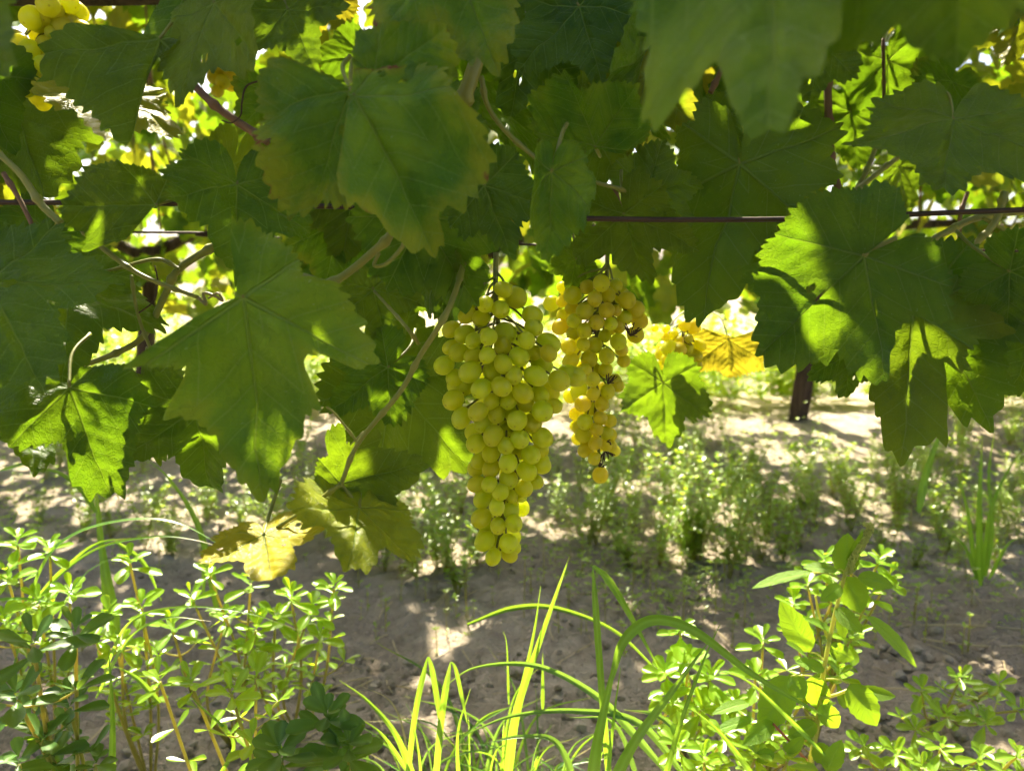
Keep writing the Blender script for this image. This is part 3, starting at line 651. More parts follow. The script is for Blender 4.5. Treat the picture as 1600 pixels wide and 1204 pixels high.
def bunch(label, pts, axis_px, D, Rm, warm, seed, layer=.010, elong=1.18, dead=()):
    """pts: (px, py, radius px, layer). axis_px: the stalk seen in the photograph, top first."""
    rng = random.Random(seed); ax = [Vector(W(a, b_, D)) for a, b_ in axis_px]
    root = empty('grape_bunch', ax[0]); tag(root, label, 'grape bunch', 'bunches of white grapes')
    path = catmull(ax, 10)
    def near_axis(p):
        return min(path, key=lambda q: abs(q.z - p.z))
    stalks = [(tube(ax, .0022, .0010, 10, 7), I4)]; hidden = []
    for px, py, r, ly in pts:
        rough = W(px, py, D); q = near_axis(rough); hw = float(Rm(py))
        dx = min(abs(rough.x - q.x), hw); bul = math.sqrt(max(hw * hw - dx * dx, 0)) * .8
        d = D - bul + ly * layer + rng.uniform(-.002, .002)
        C = W(px, py, d); rad = r * d / FPX * 1.13 * rng.uniform(.93, 1.06)
        out = (C - near_axis(C + Vector((0, 0, .008)))); out.z *= .3
        if out.length < 1e-4: out = Vector((0, -1, 0))
        dirv = (out.normalized() * .95 + Vector((rng.gauss(0, .35), rng.gauss(0, .35), -.45))).normalized()
        e = rng.uniform(elong - .1, elong + .1); s = rad / (e ** .45)
        Q = dirv.to_track_quat('-Z', 'Y').to_matrix().to_4x4()
        M = Matrix.Translation(C) @ Q @ Matrix.Diagonal((s * rng.uniform(.96, 1.04), s * rng.uniform(.96, 1.04), s * e, 1))
        OCC.append((ico0, M)); o = put('grape', GRAPE_MESH, root, M); o['warm'] = max(0, min(1, warm + rng.gauss(0, .22)))
        top = C - dirv * s * e * .97; st = near_axis(C + Vector((0, 0, .018)))
        stalks.append((tube([st, st.lerp(top, .55) + Vector((0, 0, .003)), top], .0011, .0008, 4, 5), I4))
        # the far side of the bunch, not in view
        if ly < 2 and rng.random() < .6:
            B = C.copy(); B.y = 2 * q.y - C.y + rng.uniform(-.004, .004); B.x += rng.uniform(-.006, .006); B.z += rng.uniform(-.006, .006)
            hidden.append((GRAPE, Matrix.Translation(B) @ Q @ Matrix.Diagonal((s, s, s * e, 1))))
    put('stalk', join(stalks).mesh('stalk', M_SHOOT), root)
    if hidden:
        h = put('grape_mass', join(hidden).mesh('grape_mass', M_GRAPE), root); h['warm'] = warm; h['kind'] = 'stuff'
    dd = []
    for px, py, n, ln, ang in dead:
        for k in range(n):
            a = R(ang + rng.uniform(-55, 55)); l = ln * rng.uniform(.5, 1.1)
            p0 = W(px, py, D - float(Rm(py)) * .86); p1 = W(px + math.cos(a) * l * .5 + rng.uniform(-3, 3), py - math.sin(a) * l * .5, D - float(Rm(py)) * .9); p2 = W(px + math.cos(a) * l, py - math.sin(a) * l + 2, D - float(Rm(py)) * .93)
            dd.append((tube([p0, p1, p2], .00042, .0005, 3, 5), I4))
    if dd: put('dry_stalks', join(dd).mesh('dry_stalks', M_DEAD), root)
    return root
Z1 = [(560,155,60,1),(655,215,75,2),(540,305,68,1),(425,265,62,1),(310,250,58,2),(395,370,60,2),(290,350,60,2),(170,455,65,2),(270,490,70,2),(335,540,58,1),(452,512,62,0),(580,480,80,2),(555,580,62,1),(735,538,65,0),(780,350,75,1),(790,440,68,1),(900,560,80,2),(900,635,65,0),(170,590,60,2),(225,630,65,1),(330,655,60,1),(440,650,63,0),(560,715,68,0),(680,660,73,0),(790,630,60,2),(115,725,72,0),(310,775,75,0),(200,820,65,1),(475,770,70,1),(640,800,70,0),(805,805,80,0),(850,720,75,2),(980,840,78,0),(1095,810,75,0),(270,890,60,2),(395,900,72,0),(545,885,72,0),(707,935,70,0),(835,945,68,1),(920,920,60,2),(185,985,78,0),(475,995,65,1),(600,990,62,1),(725,1010,60,2),(370,1075,70,0),(245,1120,72,0),(510,1095,65,1),(630,1090,60,2),(855,1070,75,0),(945,1030,55,1),(410,1160,70,1),(665,1140,72,0),(780,1160,70,1)]
Z2 = [(485,147,72,0),(580,95,60,2),(685,170,72,0),(855,160,72,0),(355,205,68,0),(470,275,63,1),(580,222,60,0),(840,250,62,1),(768,290,68,0),(670,275,50,2),(597,352,68,0),(390,330,60,2),(355,395,60,2),(470,395,63,1),(738,413,72,0),(845,365,62,1),(600,475,65,1),(360,510,62,1),(457,512,62,0),(540,572,62,0),(715,540,65,1),(800,490,55,2),(405,625,65,1),(620,600,50,1),(690,600,45,2),(513,682,62,0),(620,710,60,1),(395,765,68,0),(430,830,50,2),(520,825,62,0),(640,805,62,0),(420,940,65,0),(510,930,45,2),(600,955,65,0),(485,1058,62,0),(605,1040,55,1)]
s = 1204 / 250
pts1 = [(670 + a / s, 420 + b_ / s, r / s, l) for a, b_, r, l in Z1] + [(670 + a / s, 650 + b_ / s, r / s, l) for a, b_, r, l in Z2]
bunch('long pale green grape bunch hanging lowest in the middle, tapering to a tip', pts1, [(775, 395), (775, 470), (785, 560), (795, 680), (788, 780), (782, 860)], .605,
      lambda py: np.interp(py, [420, 520, 640, 760, 880], [.038, .052, .050, .030, .012]), .05, 71)
Z3 = [(600,255,75,0),(465,290,65,1),(735,280,60,2),(330,370,75,1),(540,400,70,0),(665,370,65,1),(230,290,50,2),(130,445,70,2),(235,425,55,2),(445,515,75,0),(650,510,75,0),(320,490,60,2),(740,510,55,1),(840,415,75,1),(925,500,70,1),(820,580,65,1),(235,555,55,2),(345,610,65,0),(555,625,72,0),(690,635,62,0),(760,660,65,1),(960,610,75,1),(215,665,70,1),(335,725,60,1),(445,700,70,0),(630,750,60,2),(290,845,65,0),(430,830,65,0),(540,840,70,1),(760,805,70,0),(920,740,75,2),(650,940,75,0),(790,880,60,1),(310,985,70,0),(485,965,70,1),(810,985,55,1),(440,1080,60,0),(640,1070,65,1),(540,1070,60,2),(515,1160,65,0)]
Z4 = [(390,180,75,1),(525,213,60,0),(660,190,68,0),(750,130,60,1),(425,305,70,0),(605,305,65,0),(310,230,60,2),(500,350,60,2),(445,475,70,0),(590,438,62,0),(680,465,60,1),(360,400,60,2),(555,545,62,0),(645,580,60,1),(430,595,72,1),(360,510,50,2),(380,630,60,2),(545,675,65,0),(640,690,55,1),(690,700,50,1),(450,740,65,1),(535,820,60,0),(590,975,75,0)]
s = 6.02
pts2 = [(840 + a / s, 400 + b_ / s, r / s, l) for a, b_, r, l in Z3] + [(840 + a / s, 580 + b_ / s, r / s, l) for a, b_, r, l in Z4]
bunch('amber tinged grape bunch with dry black stalks, just behind the long pale bunch', pts2, [(950, 385), (945, 470), (925, 560), (930, 640), (935, 700), (937, 735)], .70,
      lambda py: np.interp(py, [430, 500, 580, 680, 745], [.046, .044, .030, .022, .010]), .5, 72, .011, 1.08,
      dead=[(985, 525, 14, 22, 60), (930, 522, 8, 14, 150), (950, 600, 12, 20, 70), (945, 705, 14, 18, -60), (938, 732, 9, 14, 60), (948, 690, 5, 8, 20)])
Z5 = [(205,270,30,0),(200,335,34,0),(260,310,40,1),(350,240,45,1),(415,250,58,1),(230,420,58,0),(300,440,58,0),(360,420,55,1),(230,500,55,1),(310,520,58,0),(245,575,45,0),(300,590,42,0),(370,520,55,0),(440,560,45,0),(430,480,50,1),(380,345,38,0),(300,370,45,1),(470,400,45,1)]
s = 5.018
bunch('small golden grape bunch beside a yellow leaf, seen beyond the amber tinged bunch', [(1000 + a / s, 460 + b_ / s, r / s, l) for a, b_, r, l in Z5], [(1072, 470), (1070, 510), (1062, 560)], .90,
      lambda py: .030, .5, 73, .012, 1.1, dead=[(1070, 535, 12, 14, 40), (1060, 545, 8, 12, 200)])
Z6 = [(50,28,24,0),(70,26,23,1),(75,8,23,0),(46,78,23,0),(72,72,22,1),(82,95,21,0),(50,108,18,1),(66,100,19,0),(30,128,17,0),(40,118,15,1),(112,40,22,0),(128,48,20,0),(105,55,18,1),(95,20,20,2),(108,6,20,1),(122,18,18,2),(88,50,18,2),(60,52,20,2),(20,62,20,2)]
bunch('loose golden grape bunch in the top corner, half hidden by leaves', [(a, b_, r * .70, l) for a, b_, r, l in Z6] + [(a + 11, b_ + 10, 13, 1) for a, b_, r, l in Z6[::2]] + [(24, 138, 12, 0), (36, 136, 12, 1), (20, 122, 12, 1)], [(80, -60), (75, 20), (62, 70), (45, 118)], .66,
      lambda py: .022, .45, 74, .010, 1.2)
Z7 = [(335, 85, 12, 0), (350, 92, 12, 0), (342, 105, 12, 0), (355, 112, 12, 1), (335, 120, 11, 0), (348, 128, 11, 0), (340, 142, 10, 0), (362, 98, 11, 1), (326, 102, 11, 1), (345, 75, 11, 1), (358, 80, 11, 1)]
bunch('dim grape bunch peeping between dark leaves beside a brown cane', Z7, [(345, 40), (345, 90), (342, 135)], 1.0, lambda py: .024, .9, 75, .010, 1.1)

# ------------------------------------------------------------------ the vines of the next row
FARV = [leaf_md(950 + k, .2 + .08 * k, .12 + .05 * (k % 4), .15 + .08 * (k % 3), .06, 60, 3, detail=False) for k in range(6)]
MASSV = [leaf_md(950 + k, .2 + .08 * k, .12 + .05 * (k % 4), .15 + .08 * (k % 3), .06, 30, 2, detail=False) for k in range(6)]
FARM = [m.mesh('leaf', M_LEAF_FAR) for m in FARV]
def trunk_md(p, h, r, seed):
    rng = random.Random(seed); V, F = [], []; ns, nz_ = 22, 26; ph = rng.uniform(0, 9)
    for j in range(nz_ + 1):
        t = j / nz_; z = -.06 + (h + .06) * t
        cx = .030 * math.sin(3.1 * t + ph) ; cyy = .02 * math.sin(4 * t + ph * 2)
        rr = r * (1.25 - .35 * min(1, t * 3) + .12 * math.sin(9 * t + ph) + (.35 * max(0, t - .8) / .2))
        for i in range(ns):
            a = 2 * math.pi * i / ns + .9 * t
            k = 1 + .14 * math.sin(5 * a + ph) + .09 * math.sin(11 * a + 2 * ph) + .10 * mnoise.noise(Vector((math.cos(a) * 2.5 + seed, math.sin(a) * 2.5, z * 14)))
            V.append((p.x + cx + rr * k * math.cos(a), p.y + cyy + rr * k * math.sin(a), p.z + z))
    for j in range(nz_):
        for i in range(ns):
            a = j * ns + i; b_ = j * ns + (i + 1) % ns; F.append([a, b_, b_ + ns, a + ns])
    F.append([nz_ * ns + i for i in range(ns)])
    return MD(V, F)
def far_vine(x0, y0, label, seed, width=.66, n=1800, ztop=2.0):
    rng = random.Random(seed); p = Vector((x0, y0, gz(x0, y0)))
    root = empty('grapevine', p); tag(root, label, 'grapevine', 'vines of the next row')
    put('trunk', trunk_md(p, .66, .031, seed).mesh('trunk', M_BARK), root)
    for sx in (-1, 1):
        part_tube('cane', root, [p + Vector((0, 0, .62)), p + Vector((sx * .25, .02, .72)), p + Vector((sx * .6, 0, .74)), p + Vector((sx * .72, .03, .72))], .022, .012, M_BARK, 8, 10, .12, seed)
    for k in range(9):
        bx = rng.uniform(-.6, .6)
        part_tube('shoot', root, [p + Vector((bx, 0, .72)), p + Vector((bx + rng.uniform(-.1, .1), rng.uniform(-.3, .3), 1.2)), p + Vector((bx + rng.uniform(-.2, .2), rng.uniform(-.6, .6), 1.7))], .005, .003, M_CANE if k % 2 else M_SHOOT, 5, 6, .05, k)
    for k in range(n):
        if k % 10 < 3: z = rng.uniform(.42, 1.65); yy = rng.uniform(-.34, .34)
        else: z = rng.uniform(1.58, ztop); yy = rng.uniform(-.85, .05)  # overhanging top above the view, shaped to throw shade on the soil
        C = p + Vector((rng.uniform(-width, width) * 1.08, yy, z)); L = rng.uniform(.060, .095)
        down = Vector((rng.uniform(-.8, .8), rng.uniform(-.8, .8), -rng.uniform(.35, 1.1))).normalized()
        face = Vector((rng.gauss(0, .5), rng.gauss(-.2, .6), rng.uniform(.3, 1.2)))
        M = leaf_frame(C, C + down * L, rng.uniform(-.3, .3), None, False, face); kk = rng.randrange(6)
        fill_objs.append((kk, M, root, (rng.random() ** 2) * .55, rng.choice((.03, .1, .3))))
    return root
FY = 3.02
far_vine(1.145, FY, 'backlit grapevine of the next row on a gnarled dark trunk, beyond the shaded leaves', 81)
far_vine(-.12, FY + .05, 'glowing grapevine of the next row straight behind the hanging bunches', 82)
far_vine(-1.39, FY, 'glowing grapevine of the next row seen through the gaps behind the big lobed leaf', 83)
far_vine(-2.66, FY, 'bright grapevine of the next row at the far left, behind the dappled leaves', 85)
far_vine(2.42, FY, 'bright grapevine of the next row by the edge of the picture, past the trunk', 84)

# ------------------------------------------------------------------ weeds: shapes
def blade_leaf(wid, n=8, prof=None, cup=.12, bend=.25, m=3, thick=0.0, tip_notch=0):
    """unit leaf along +Y from the origin, upper face +Z, width wid"""
    V, LAT, UV_ = [], [], []; cols = 2 * m + 1
    for j in range(n + 1):
        t = j / n; w = prof(t) * wid * .5
        for i in range(cols):
            u = (i - m) / m; x = w * u
            z = -bend * t * t + cup * w * (u * u) - (0 if not thick else 0)
            V.append((x, t - .06 * tip_notch * (1 - abs(u)) * (t > .95), z)); LAT.append(1.0 if i == m else 0.0); UV_.append((u, t, 0))
    F = [[j * cols + i, j * cols + i + 1, (j + 1) * cols + i + 1, (j + 1) * cols + i] for j in range(n) for i in range(cols - 1)]
    return MD(V, F, {'lat': LAT, 'luv': UV_})
def interp_prof(pts):
    xs, ys = zip(*pts); return lambda t: float(np.interp(t, xs, ys))
P_OBO = lambda t: max(.06, (t ** 1.1) * (max(1 - t, .004) ** .35) / .449)
P_OVA = lambda t: max(.03, (t ** .6) * ((1 - t) ** .8) / .435)
PURS = [blade_leaf(w, 7, P_OBO, c, b_, 2) for w, c, b_ in ((.42, .25, .12), (.50, .35, .25), (.36, .15, -.1), (.46, .5, .05), (.60, .3, .1))]
PURS_M = [m.mesh('leaf', M_PURS) for m in PURS]; PURS_D = [m.mesh('leaf', M_PURS_SHADED) for m in PURS]
SPROUT = [blade_leaf(w, 4, P_OBO, .2, b_, 1) for w, b_ in ((.5, .1), (.4, .25), (.6, 0))]
def frame_dir(C, y, n, L):
    y = Vector(y).normalized(); n = Vector(n); n = n - y * n.dot(y)
    if n.length < 1e-4: n = y.orthogonal()
    n.normalize(); x = y.cross(n)
    return Matrix.Translation(C) @ Matrix((x, y, n)).transposed().to_4x4() @ Matrix.Diagonal((L, L, L, 1))

def purslane(label, base, heads, seed, size=.021, dens=.75, stem_r=.0021):
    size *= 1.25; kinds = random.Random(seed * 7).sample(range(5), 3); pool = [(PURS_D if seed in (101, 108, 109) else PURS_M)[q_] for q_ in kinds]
    """upright purslane: fleshy stems, opposite leaves, a rosette at every head"""
    rng = random.Random(seed); root = empty('purslane', base); tag(root, label, 'purslane', 'purslane plants')
    for hi_, hd in enumerate(heads):
        H = Vector(hd[0]); sc = hd[1] if len(hd) > 1 else 1.0
        mid = base.lerp(H, .5) + Vector((rng.uniform(-.02, .02), rng.uniform(-.02, .02), -.012))
        pts = [base + Vector((rng.uniform(-.008, .008), rng.uniform(-.008, .008), -.01)), mid, H]; path = catmull(pts, 12)
        put('stem', tube(pts, stem_r * rng.uniform(.8, 1.15), stem_r * .6, 8, 7).mesh('stem', M_PSTEM), root)
        axis_ = (path[-1] - path[-3]).normalized()
        up = (axis_ + Vector((0, 0, .6))).normalized(); e1 = up.orthogonal().normalized(); e2 = up.cross(e1)
        nl = int(rng.choice((11, 12, 13, 14)) * dens); a0 = rng.uniform(0, 6)
        for k in range(nl):
            a = a0 + 2.4 * k; f = k / max(nl - 1, 1); out = e1 * math.cos(a) + e2 * math.sin(a)
            el = -.05 + .85 * f
            y = out * math.cos(el) + up * math.sin(el); L = size * sc * (1.1 - .55 * f) * rng.uniform(.7, 1.2)
            put('leaf', rng.choice(pool), root, frame_dir(H + up * .002 * k - up * .006, y, up * math.cos(el) - out * math.sin(el) + Vector((0, 0, .2)), L))
        # side pairs
        npair = max(1, int((H - base).length / .045 * dens * .8))
        for k in range(npair):
            t = .5 + .45 * (k + rng.random() * .5) / npair; q = path[min(int(t * (len(path) - 1)), len(path) - 2)]
            a = rng.uniform(0, 6.28)
            tw = rng.random() < .4
            for sgn in (0, math.pi):
                out = Vector((math.cos(a + sgn), math.sin(a + sgn), 0)); y = out + Vector((0, 0, rng.uniform(.0, .7)))
                if tw:   # short side twig ending in a small rosette
                    e = q + y.normalized() * rng.uniform(.012, .028) * sc
                    put('stem', tube([q, q.lerp(e, .5) - Vector((0, 0, .002)), e], stem_r * .45, stem_r * .35, 3, 5).mesh('stem', M_PSTEM), root)
                    for m_ in range(4):
                        aa = a + sgn + m_ * 1.7; oo = Vector((math.cos(aa), math.sin(aa), rng.uniform(.1, .8)))
                        put('leaf', rng.choice(pool), root, frame_dir(e, oo, Vector((-oo.x * .4, -oo.y * .4, 1)), size * sc * rng.uniform(.5, .85)))
                else:
                    put('leaf', rng.choice(pool), root, frame_dir(q, y, Vector((-out.x * .4, -out.y * .4, 1)), size * sc * rng.uniform(.7, 1.05)))
    return root
def HD(lst, d):  # heads from picture points
    return [(W(a[0], a[1], a[2] if len(a) > 2 else d), (a[3] if len(a) > 3 else 1.0)) for a in lst]
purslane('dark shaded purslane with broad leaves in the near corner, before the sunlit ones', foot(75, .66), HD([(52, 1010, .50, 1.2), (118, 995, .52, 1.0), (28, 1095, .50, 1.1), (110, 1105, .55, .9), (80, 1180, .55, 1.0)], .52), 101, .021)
purslane('sunlit purslane at the edge of the picture under the dappled leaf', foot(40, .98), HD([(28, 852), (78, 862), (12, 905), (60, 945), (110, 930), (8, 975)], .80), 102, .021)
purslane('single tall purslane stem topped by a rosette, under the white arching blade', foot(190, .92), HD([(203, 880, .78), (170, 960), (222, 950), (150, 1000), (190, 1010)], .80), 103, .021)
purslane('sunlit purslane below the small glowing yellow leaf', foot(330, 1.0), HD([(328, 898, .86), (392, 912, .84), (300, 935), (352, 965), (270, 985), (400, 985)], .86), 104, .021)
purslane('tall leaning purslane beside bare soil, its head nearest the bunches', foot(440, 1.02), HD([(522, 920, .86), (455, 935, .86), (485, 955), (430, 965), (500, 1000), (395, 1010)], .88), 105, .021)
purslane('bushy sunlit purslane low in front, with white shining leaves', foot(360, .74), HD([(362, 1085, .62), (300, 1070), (400, 1060), (395, 1165, .60), (250, 1065)], .66), 106, .019)
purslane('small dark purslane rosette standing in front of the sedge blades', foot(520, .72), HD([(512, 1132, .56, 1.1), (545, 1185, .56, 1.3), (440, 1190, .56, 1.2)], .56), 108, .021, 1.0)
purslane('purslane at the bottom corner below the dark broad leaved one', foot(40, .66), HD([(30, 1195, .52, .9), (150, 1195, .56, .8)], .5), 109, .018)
purslane('sunlit purslane behind the amaranth leaves', foot(1300, .98), HD([(1288, 878), (1262, 915), (1335, 875), (1372, 880), (1240, 945), (1360, 930), (1300, 940), (1388, 905)], .88), 110, .020)
purslane('sunlit purslane left of the amaranth, beside the tall grass', foot(1080, .95), HD([(1062, 988), (1075, 1035), (1040, 1055), (1110, 1060), (1095, 1110), (1050, 1100)], .80), 111, .021)
purslane('purslane close to the foot of the amaranth', foot(1220, .90), HD([(1192, 1005), (1180, 1060), (1240, 1085), (1150, 1100), (1200, 1150), (1330, 1000), (1310, 1060)], .78), 112, .020)
purslane('low purslane at the lower edge below the amaranth', foot(1160, .78), HD([(1130, 1150), (1180, 1185), (1100, 1190), (1230, 1190), (1060, 1170)], .68), 113, .019)
purslane('shaded purslane carpet in the lower corner opposite the sunlit purslane', foot(1500, 1.05), HD([(1440, 1080), (1500, 1060), (1560, 1070), (1480, 1120), (1540, 1130), (1590, 1110), (1430, 1140)], .90), 114, .017)
purslane('shaded purslane at the bottom corner, below the shaded carpet', foot(1480, .88), HD([(1400, 1180), (1470, 1170), (1530, 1185), (1590, 1180), (1350, 1170), (1440, 1200)], .76), 115, .017)

# ------------------------------------------------------------------ amaranth
AD = .68
ab = foot(1262, .80)
am = empty('amaranth', ab); tag(am, 'tall sunlit amaranth with broad glowing leaves and a nodding flower spike', 'amaranth')
part_tube('stem', am, [ab + Vector((0, 0, -.01))] + PX([(1268, 1180, .72), (1285, 1060), (1300, 980), (1318, 905), (1326, 885)], AD), .0032, .0016, M_ASTEM)
part_tube('stem', am, PX([(1282, 1090), (1305, 1085), (1330, 1075)], AD), .0016, .0012, M_ASTEM)
part_tube('stem', am, PX([(1262, 1190, .74), (1236, 1160), (1208, 1130)], AD), .0016, .0011, M_REDSTEM)
part_tube('stem', am, PX([(1295, 1000), (1280, 960), (1274, 930)], AD + .01), .0016, .0010, M_ASTEM)
sp_pts = PX([(1324, 895), (1336, 868), (1350, 845), (1360, 826), (1354, 818)], AD); sp = [(tube(sp_pts, .0012, .0008, 6, 5), I4)]; rng = random.Random(5)
ico = MD([(0,0,1),(1,0,0),(0,1,0),(-1,0,0),(0,-1,0),(0,0,-1)], [[0,1,2],[0,2,3],[0,3,4],[0,4,1],[5,2,1],[5,3,2],[5,4,3],[5,1,4]])
for q in catmull(sp_pts, 14):
    for k in range(4):
        a = rng.uniform(0, 6.28); r_ = rng.uniform(.0016, .0034)
        sp.append((ico, Matrix.Translation(q + Vector((math.cos(a) * r_, math.sin(a) * r_, rng.uniform(-.001, .001)))) @ Matrix.Diagonal((.0010, .0010, .0016, 1))))
put('flower_spike', join(sp).mesh('flower_spike', M_SPIKE), am)
AL = [((1320, 898), (1324, 833), 38, 0), ((1268, 894), (1174, 907), 26, .5), ((1308, 890), (1256, 882), 27, .3), ((1322, 900), (1346, 957), 42, -.2), ((1340, 902), (1400, 910), 28, .3),
      ((1265, 1018), (1222, 946), 40, 0), ((1355, 962), (1453, 1040), 24, .3), ((1262, 1028), (1238, 998), 20, .6), ((1314, 962), (1318, 998), 17, 0), ((1272, 1054), (1282, 1118), 36, 0),
      ((1236, 1056), (1186, 1142), 50, 0), ((1328, 1068), (1372, 1136), 42, .1), ((1170, 1098), (1120, 1102), 20, .4), ((1178, 1122), (1114, 1138), 18, .4), ((1292, 1204), (1314, 1160), 28, .1),
      ((1208, 1128), (1168, 1158), 26, .2), ((1210, 1175), (1176, 1186), 20, .2), ((1228, 1175), (1256, 1152), 18, .2), ((1236, 1056), (1258, 1090), 30, -.4), ((1322, 888), (1352, 838), 16, .7),
      ((1272, 1204), (1255, 1230), 30, .2), ((1300, 985), (1262, 962), 20, .3), ((1306, 950), (1345, 985), 24, .1), ((1294, 1010), (1336, 1030), 26, .2), ((1288, 1045), (1246, 1030), 24, .3), ((1282, 1100), (1312, 1140), 30, .1), ((1276, 1130), (1232, 1150), 28, .2), ((1315, 915), (1286, 935), 22, .2), ((1270, 1165), (1300, 1190), 30, .1), ((1336, 1080), (1400, 1085), 22, .5)]
rng = random.Random(6)
for k, (a, t, w, tl) in enumerate(AL):
    d0 = AD + rng.uniform(-.012, .012); C = W(*a, d0); T = W(*t, d0 - .012 + rng.uniform(-.012, .02)); L = (T - C).length
    md = blade_leaf(1.22 * w / FPX * AD / L, 12, lambda t_: P_OVA(t_) * (1 + .05 * math.sin(t_ * 40)), .12, rng.uniform(.05, .25), 4)
    M = leaf_frame(C, T, rng.uniform(-.2, .2) + tl * .7, None, False, Vector((0, -.6, .9)) if tl > .2 else None)
    o = put('leaf', md.mesh('leaf', M_AMAR), am, M)
    C2 = C - (T - C).normalized() * .004
    stem_pt = min(catmull(PX([(1268, 1180, .72), (1285, 1060), (1300, 980), (1318, 905), (1326, 885)], AD), 10), key=lambda q: (q - C).length + .6 * max(0, q.z - C.z))
    if (stem_pt - C).length < .06: sub('leaf_stalk', tube([stem_pt, stem_pt.lerp(C, .5) + Vector((0, 0, .002)), C], .0007, .0006, 4, 5).mesh('leaf_stalk', M_ASTEM), o, M)

# ------------------------------------------------------------------ grass
def blade_md(P, w, fold=.35, n=8, taper=.12, roll=0.0, tipf=.75):
    pts = catmull(P, n); N = len(pts); V, F, LAT, ALO = [], [], [], []; L = [0]
    for i in range(1, N): L.append(L[-1] + (pts[i] - pts[i - 1]).length)
    for i, p in enumerate(pts):
        t = (pts[min(i + 1, N - 1)] - pts[max(i - 1, 0)]).normalized(); f = L[i] / L[-1]
        ref = Matrix.Rotation(roll, 3, t) @ (CAM - p); sd = t.cross(ref).normalized(); nr = sd.cross(t).normalized()
        ww = w * .5 * (min(1, .45 + f * 3) if taper else 1) * (1 if f < 1 - tipf else max(.03, (1 - f) / tipf) ** .7)
        for u in (-1, -.5, 0, .5, 1):
            V.append(p + sd * ww * u + nr * (abs(u) - .5) * ww * fold); LAT.append(1.0 if u == 0 else (.35 if abs(u) == 1 else 0.0)); ALO.append(f)
    for i in range(N - 1):
        for k in range(4):
            a = i * 5 + k; F.append([a, a + 1, a + 6, a + 5])
    return MD([tuple(v) for v in V], F, {'lat': LAT, 'along': ALO})
def tuft(name, label, base, blades, mat, cat='grass', group='grass tufts'):
    root = empty(name, base); tag(root, label, cat, group)
    for k, (P, w, kw) in enumerate(blades):
        m = kw.pop('mat', mat); put('blade', blade_md(P, w, **kw).mesh('blade', m), root)
    return root
def BL(lst, d, wpx, **kw):
    P = PX(lst, d); return (P, .80 * wpx / FPX * d, kw)
b0 = foot(940, .80)
tuft('grass', 'tall bright grass rising below the bunches, one blade arching over to the amaranth', b0, [
    BL([b0 and (920, 1290, .66), (930, 1180), (950, 1080), (968, 1008)], .62, 30, roll=.2),
    BL([(955, 1060), (975, 1000), (1020, 968), (1085, 985), (1180, 1055), (1300, 1125)], .61, 22, roll=.3),
    BL([(790, 1250, .74), (805, 1120), (840, 1010), (890, 868)], .72, 20, roll=.4),
    BL([(800, 1140, .74), (832, 1000), (845, 915)], .73, 9),
    BL([(955, 1260, .70), (938, 1050), (926, 882)], .66, 13, tipf=.15),
    BL([(927, 884), (950, 905), (985, 962), (1030, 1045)], .66, 16, tipf=.9),
    BL([(930, 1290, .64), (985, 1170), (1050, 1080), (1105, 1005)], .60, 26, roll=-.2),
    BL([(1025, 1270, .64), (1060, 1140), (1100, 1030), (1125, 975)], .62, 12),
    BL([(730, 975), (800, 950), (870, 950), (960, 985), (1030, 1050), (1080, 1090)], .84, 10),
    BL([(945, 1260, .68), (958, 1130), (970, 1040)], .66, 9),
    BL([(848, 1110, .8), (848, 1020)], .80, 8), BL([(795, 1100, .8), (792, 1010), (786, 985)], .80, 5),
    BL([(1290, 1180, .66), (1220, 1110), (1170, 1065), (1120, 1045)], .66, 9),
    BL([(1190, 1230, .64), (1130, 1150), (1080, 1105)], .64, 12)], M_GRASS)
rng = random.Random(77); sed = []
for lst, w in [([(905, 1240), (870, 1160), (815, 1150), (760, 1160)], 11), ([(1050, 1215), (985, 1140), (930, 1085), (840, 1040), (745, 1042), (690, 1075)], 13),
               ([(1080, 1225), (1000, 1130), (900, 1110), (800, 1118), (720, 1150)], 12), ([(1110, 1215), (1040, 1125), (975, 1108)], 14), ([(1000, 1225), (960, 1130), (890, 1120)], 9)]:
    P = PX(lst, .70); P[0] = foot(lst[0][0], .80) if False else P[0]; sed.append((P, w / FPX * .70, dict(roll=rng.uniform(-.4, .4), fold=.6)))
for k in range(95):
    bx = rng.gauss(735, 75) if k < 60 else rng.uniform(560, 1120); bd = rng.uniform(.72, .86); B0 = foot(bx, bd); a = rng.uniform(-1.0, 1.0); ln = rng.uniform(.09, .21)
    T = B0 + Vector((a * ln * .75, rng.uniform(-.5, .4) * ln, ln * rng.uniform(.45, .95))); mid = B0.lerp(T, .5) + Vector((-a * ln * .12, 0, ln * .2))
    sed.append(([B0, mid, T], rng.uniform(.0025, .006), dict(roll=rng.uniform(-.8, .8), fold=.5, mat=M_SEDGE if k % 3 else M_GRASS)))
tuft('sedge', 'dark drooping sedge with pale midribs spreading along the bottom edge', foot(760, .80), sed, M_SEDGE, 'sedge')
yt = foot(680, .78)
tuft('grass', 'yellow green grass with blades snapped over at the top, beside the sedge', yt, [
    BL([(632, 1260, .72), (648, 1120), (668, 1025)], .68, 11, tipf=.12), BL([(669, 1026), (675, 1045), (684, 1100), (690, 1150)], .68, 11, tipf=.5),
    BL([(676, 1270, .70), (690, 1120), (704, 1033)], .66, 13, tipf=.12), BL([(705, 1034), (712, 1045), (722, 1090), (730, 1130)], .66, 8, tipf=.5),
    BL([(660, 1260, .72), (655, 1180), (642, 1110)], .69, 7), BL([(720, 1260, .7), (715, 1150), (735, 1075)], .68, 9),
    BL([(655, 1240, .72), (620, 1150), (575, 1095), (530, 1062)], .70, 14), BL([(640, 1210, .74), (600, 1150), (560, 1120)], .72, 9),
    BL([(640, 1240, .74), (632, 1150), (610, 1095), (562, 1070)], .74, 5, mat=M_STRAW)], M_GRASS)
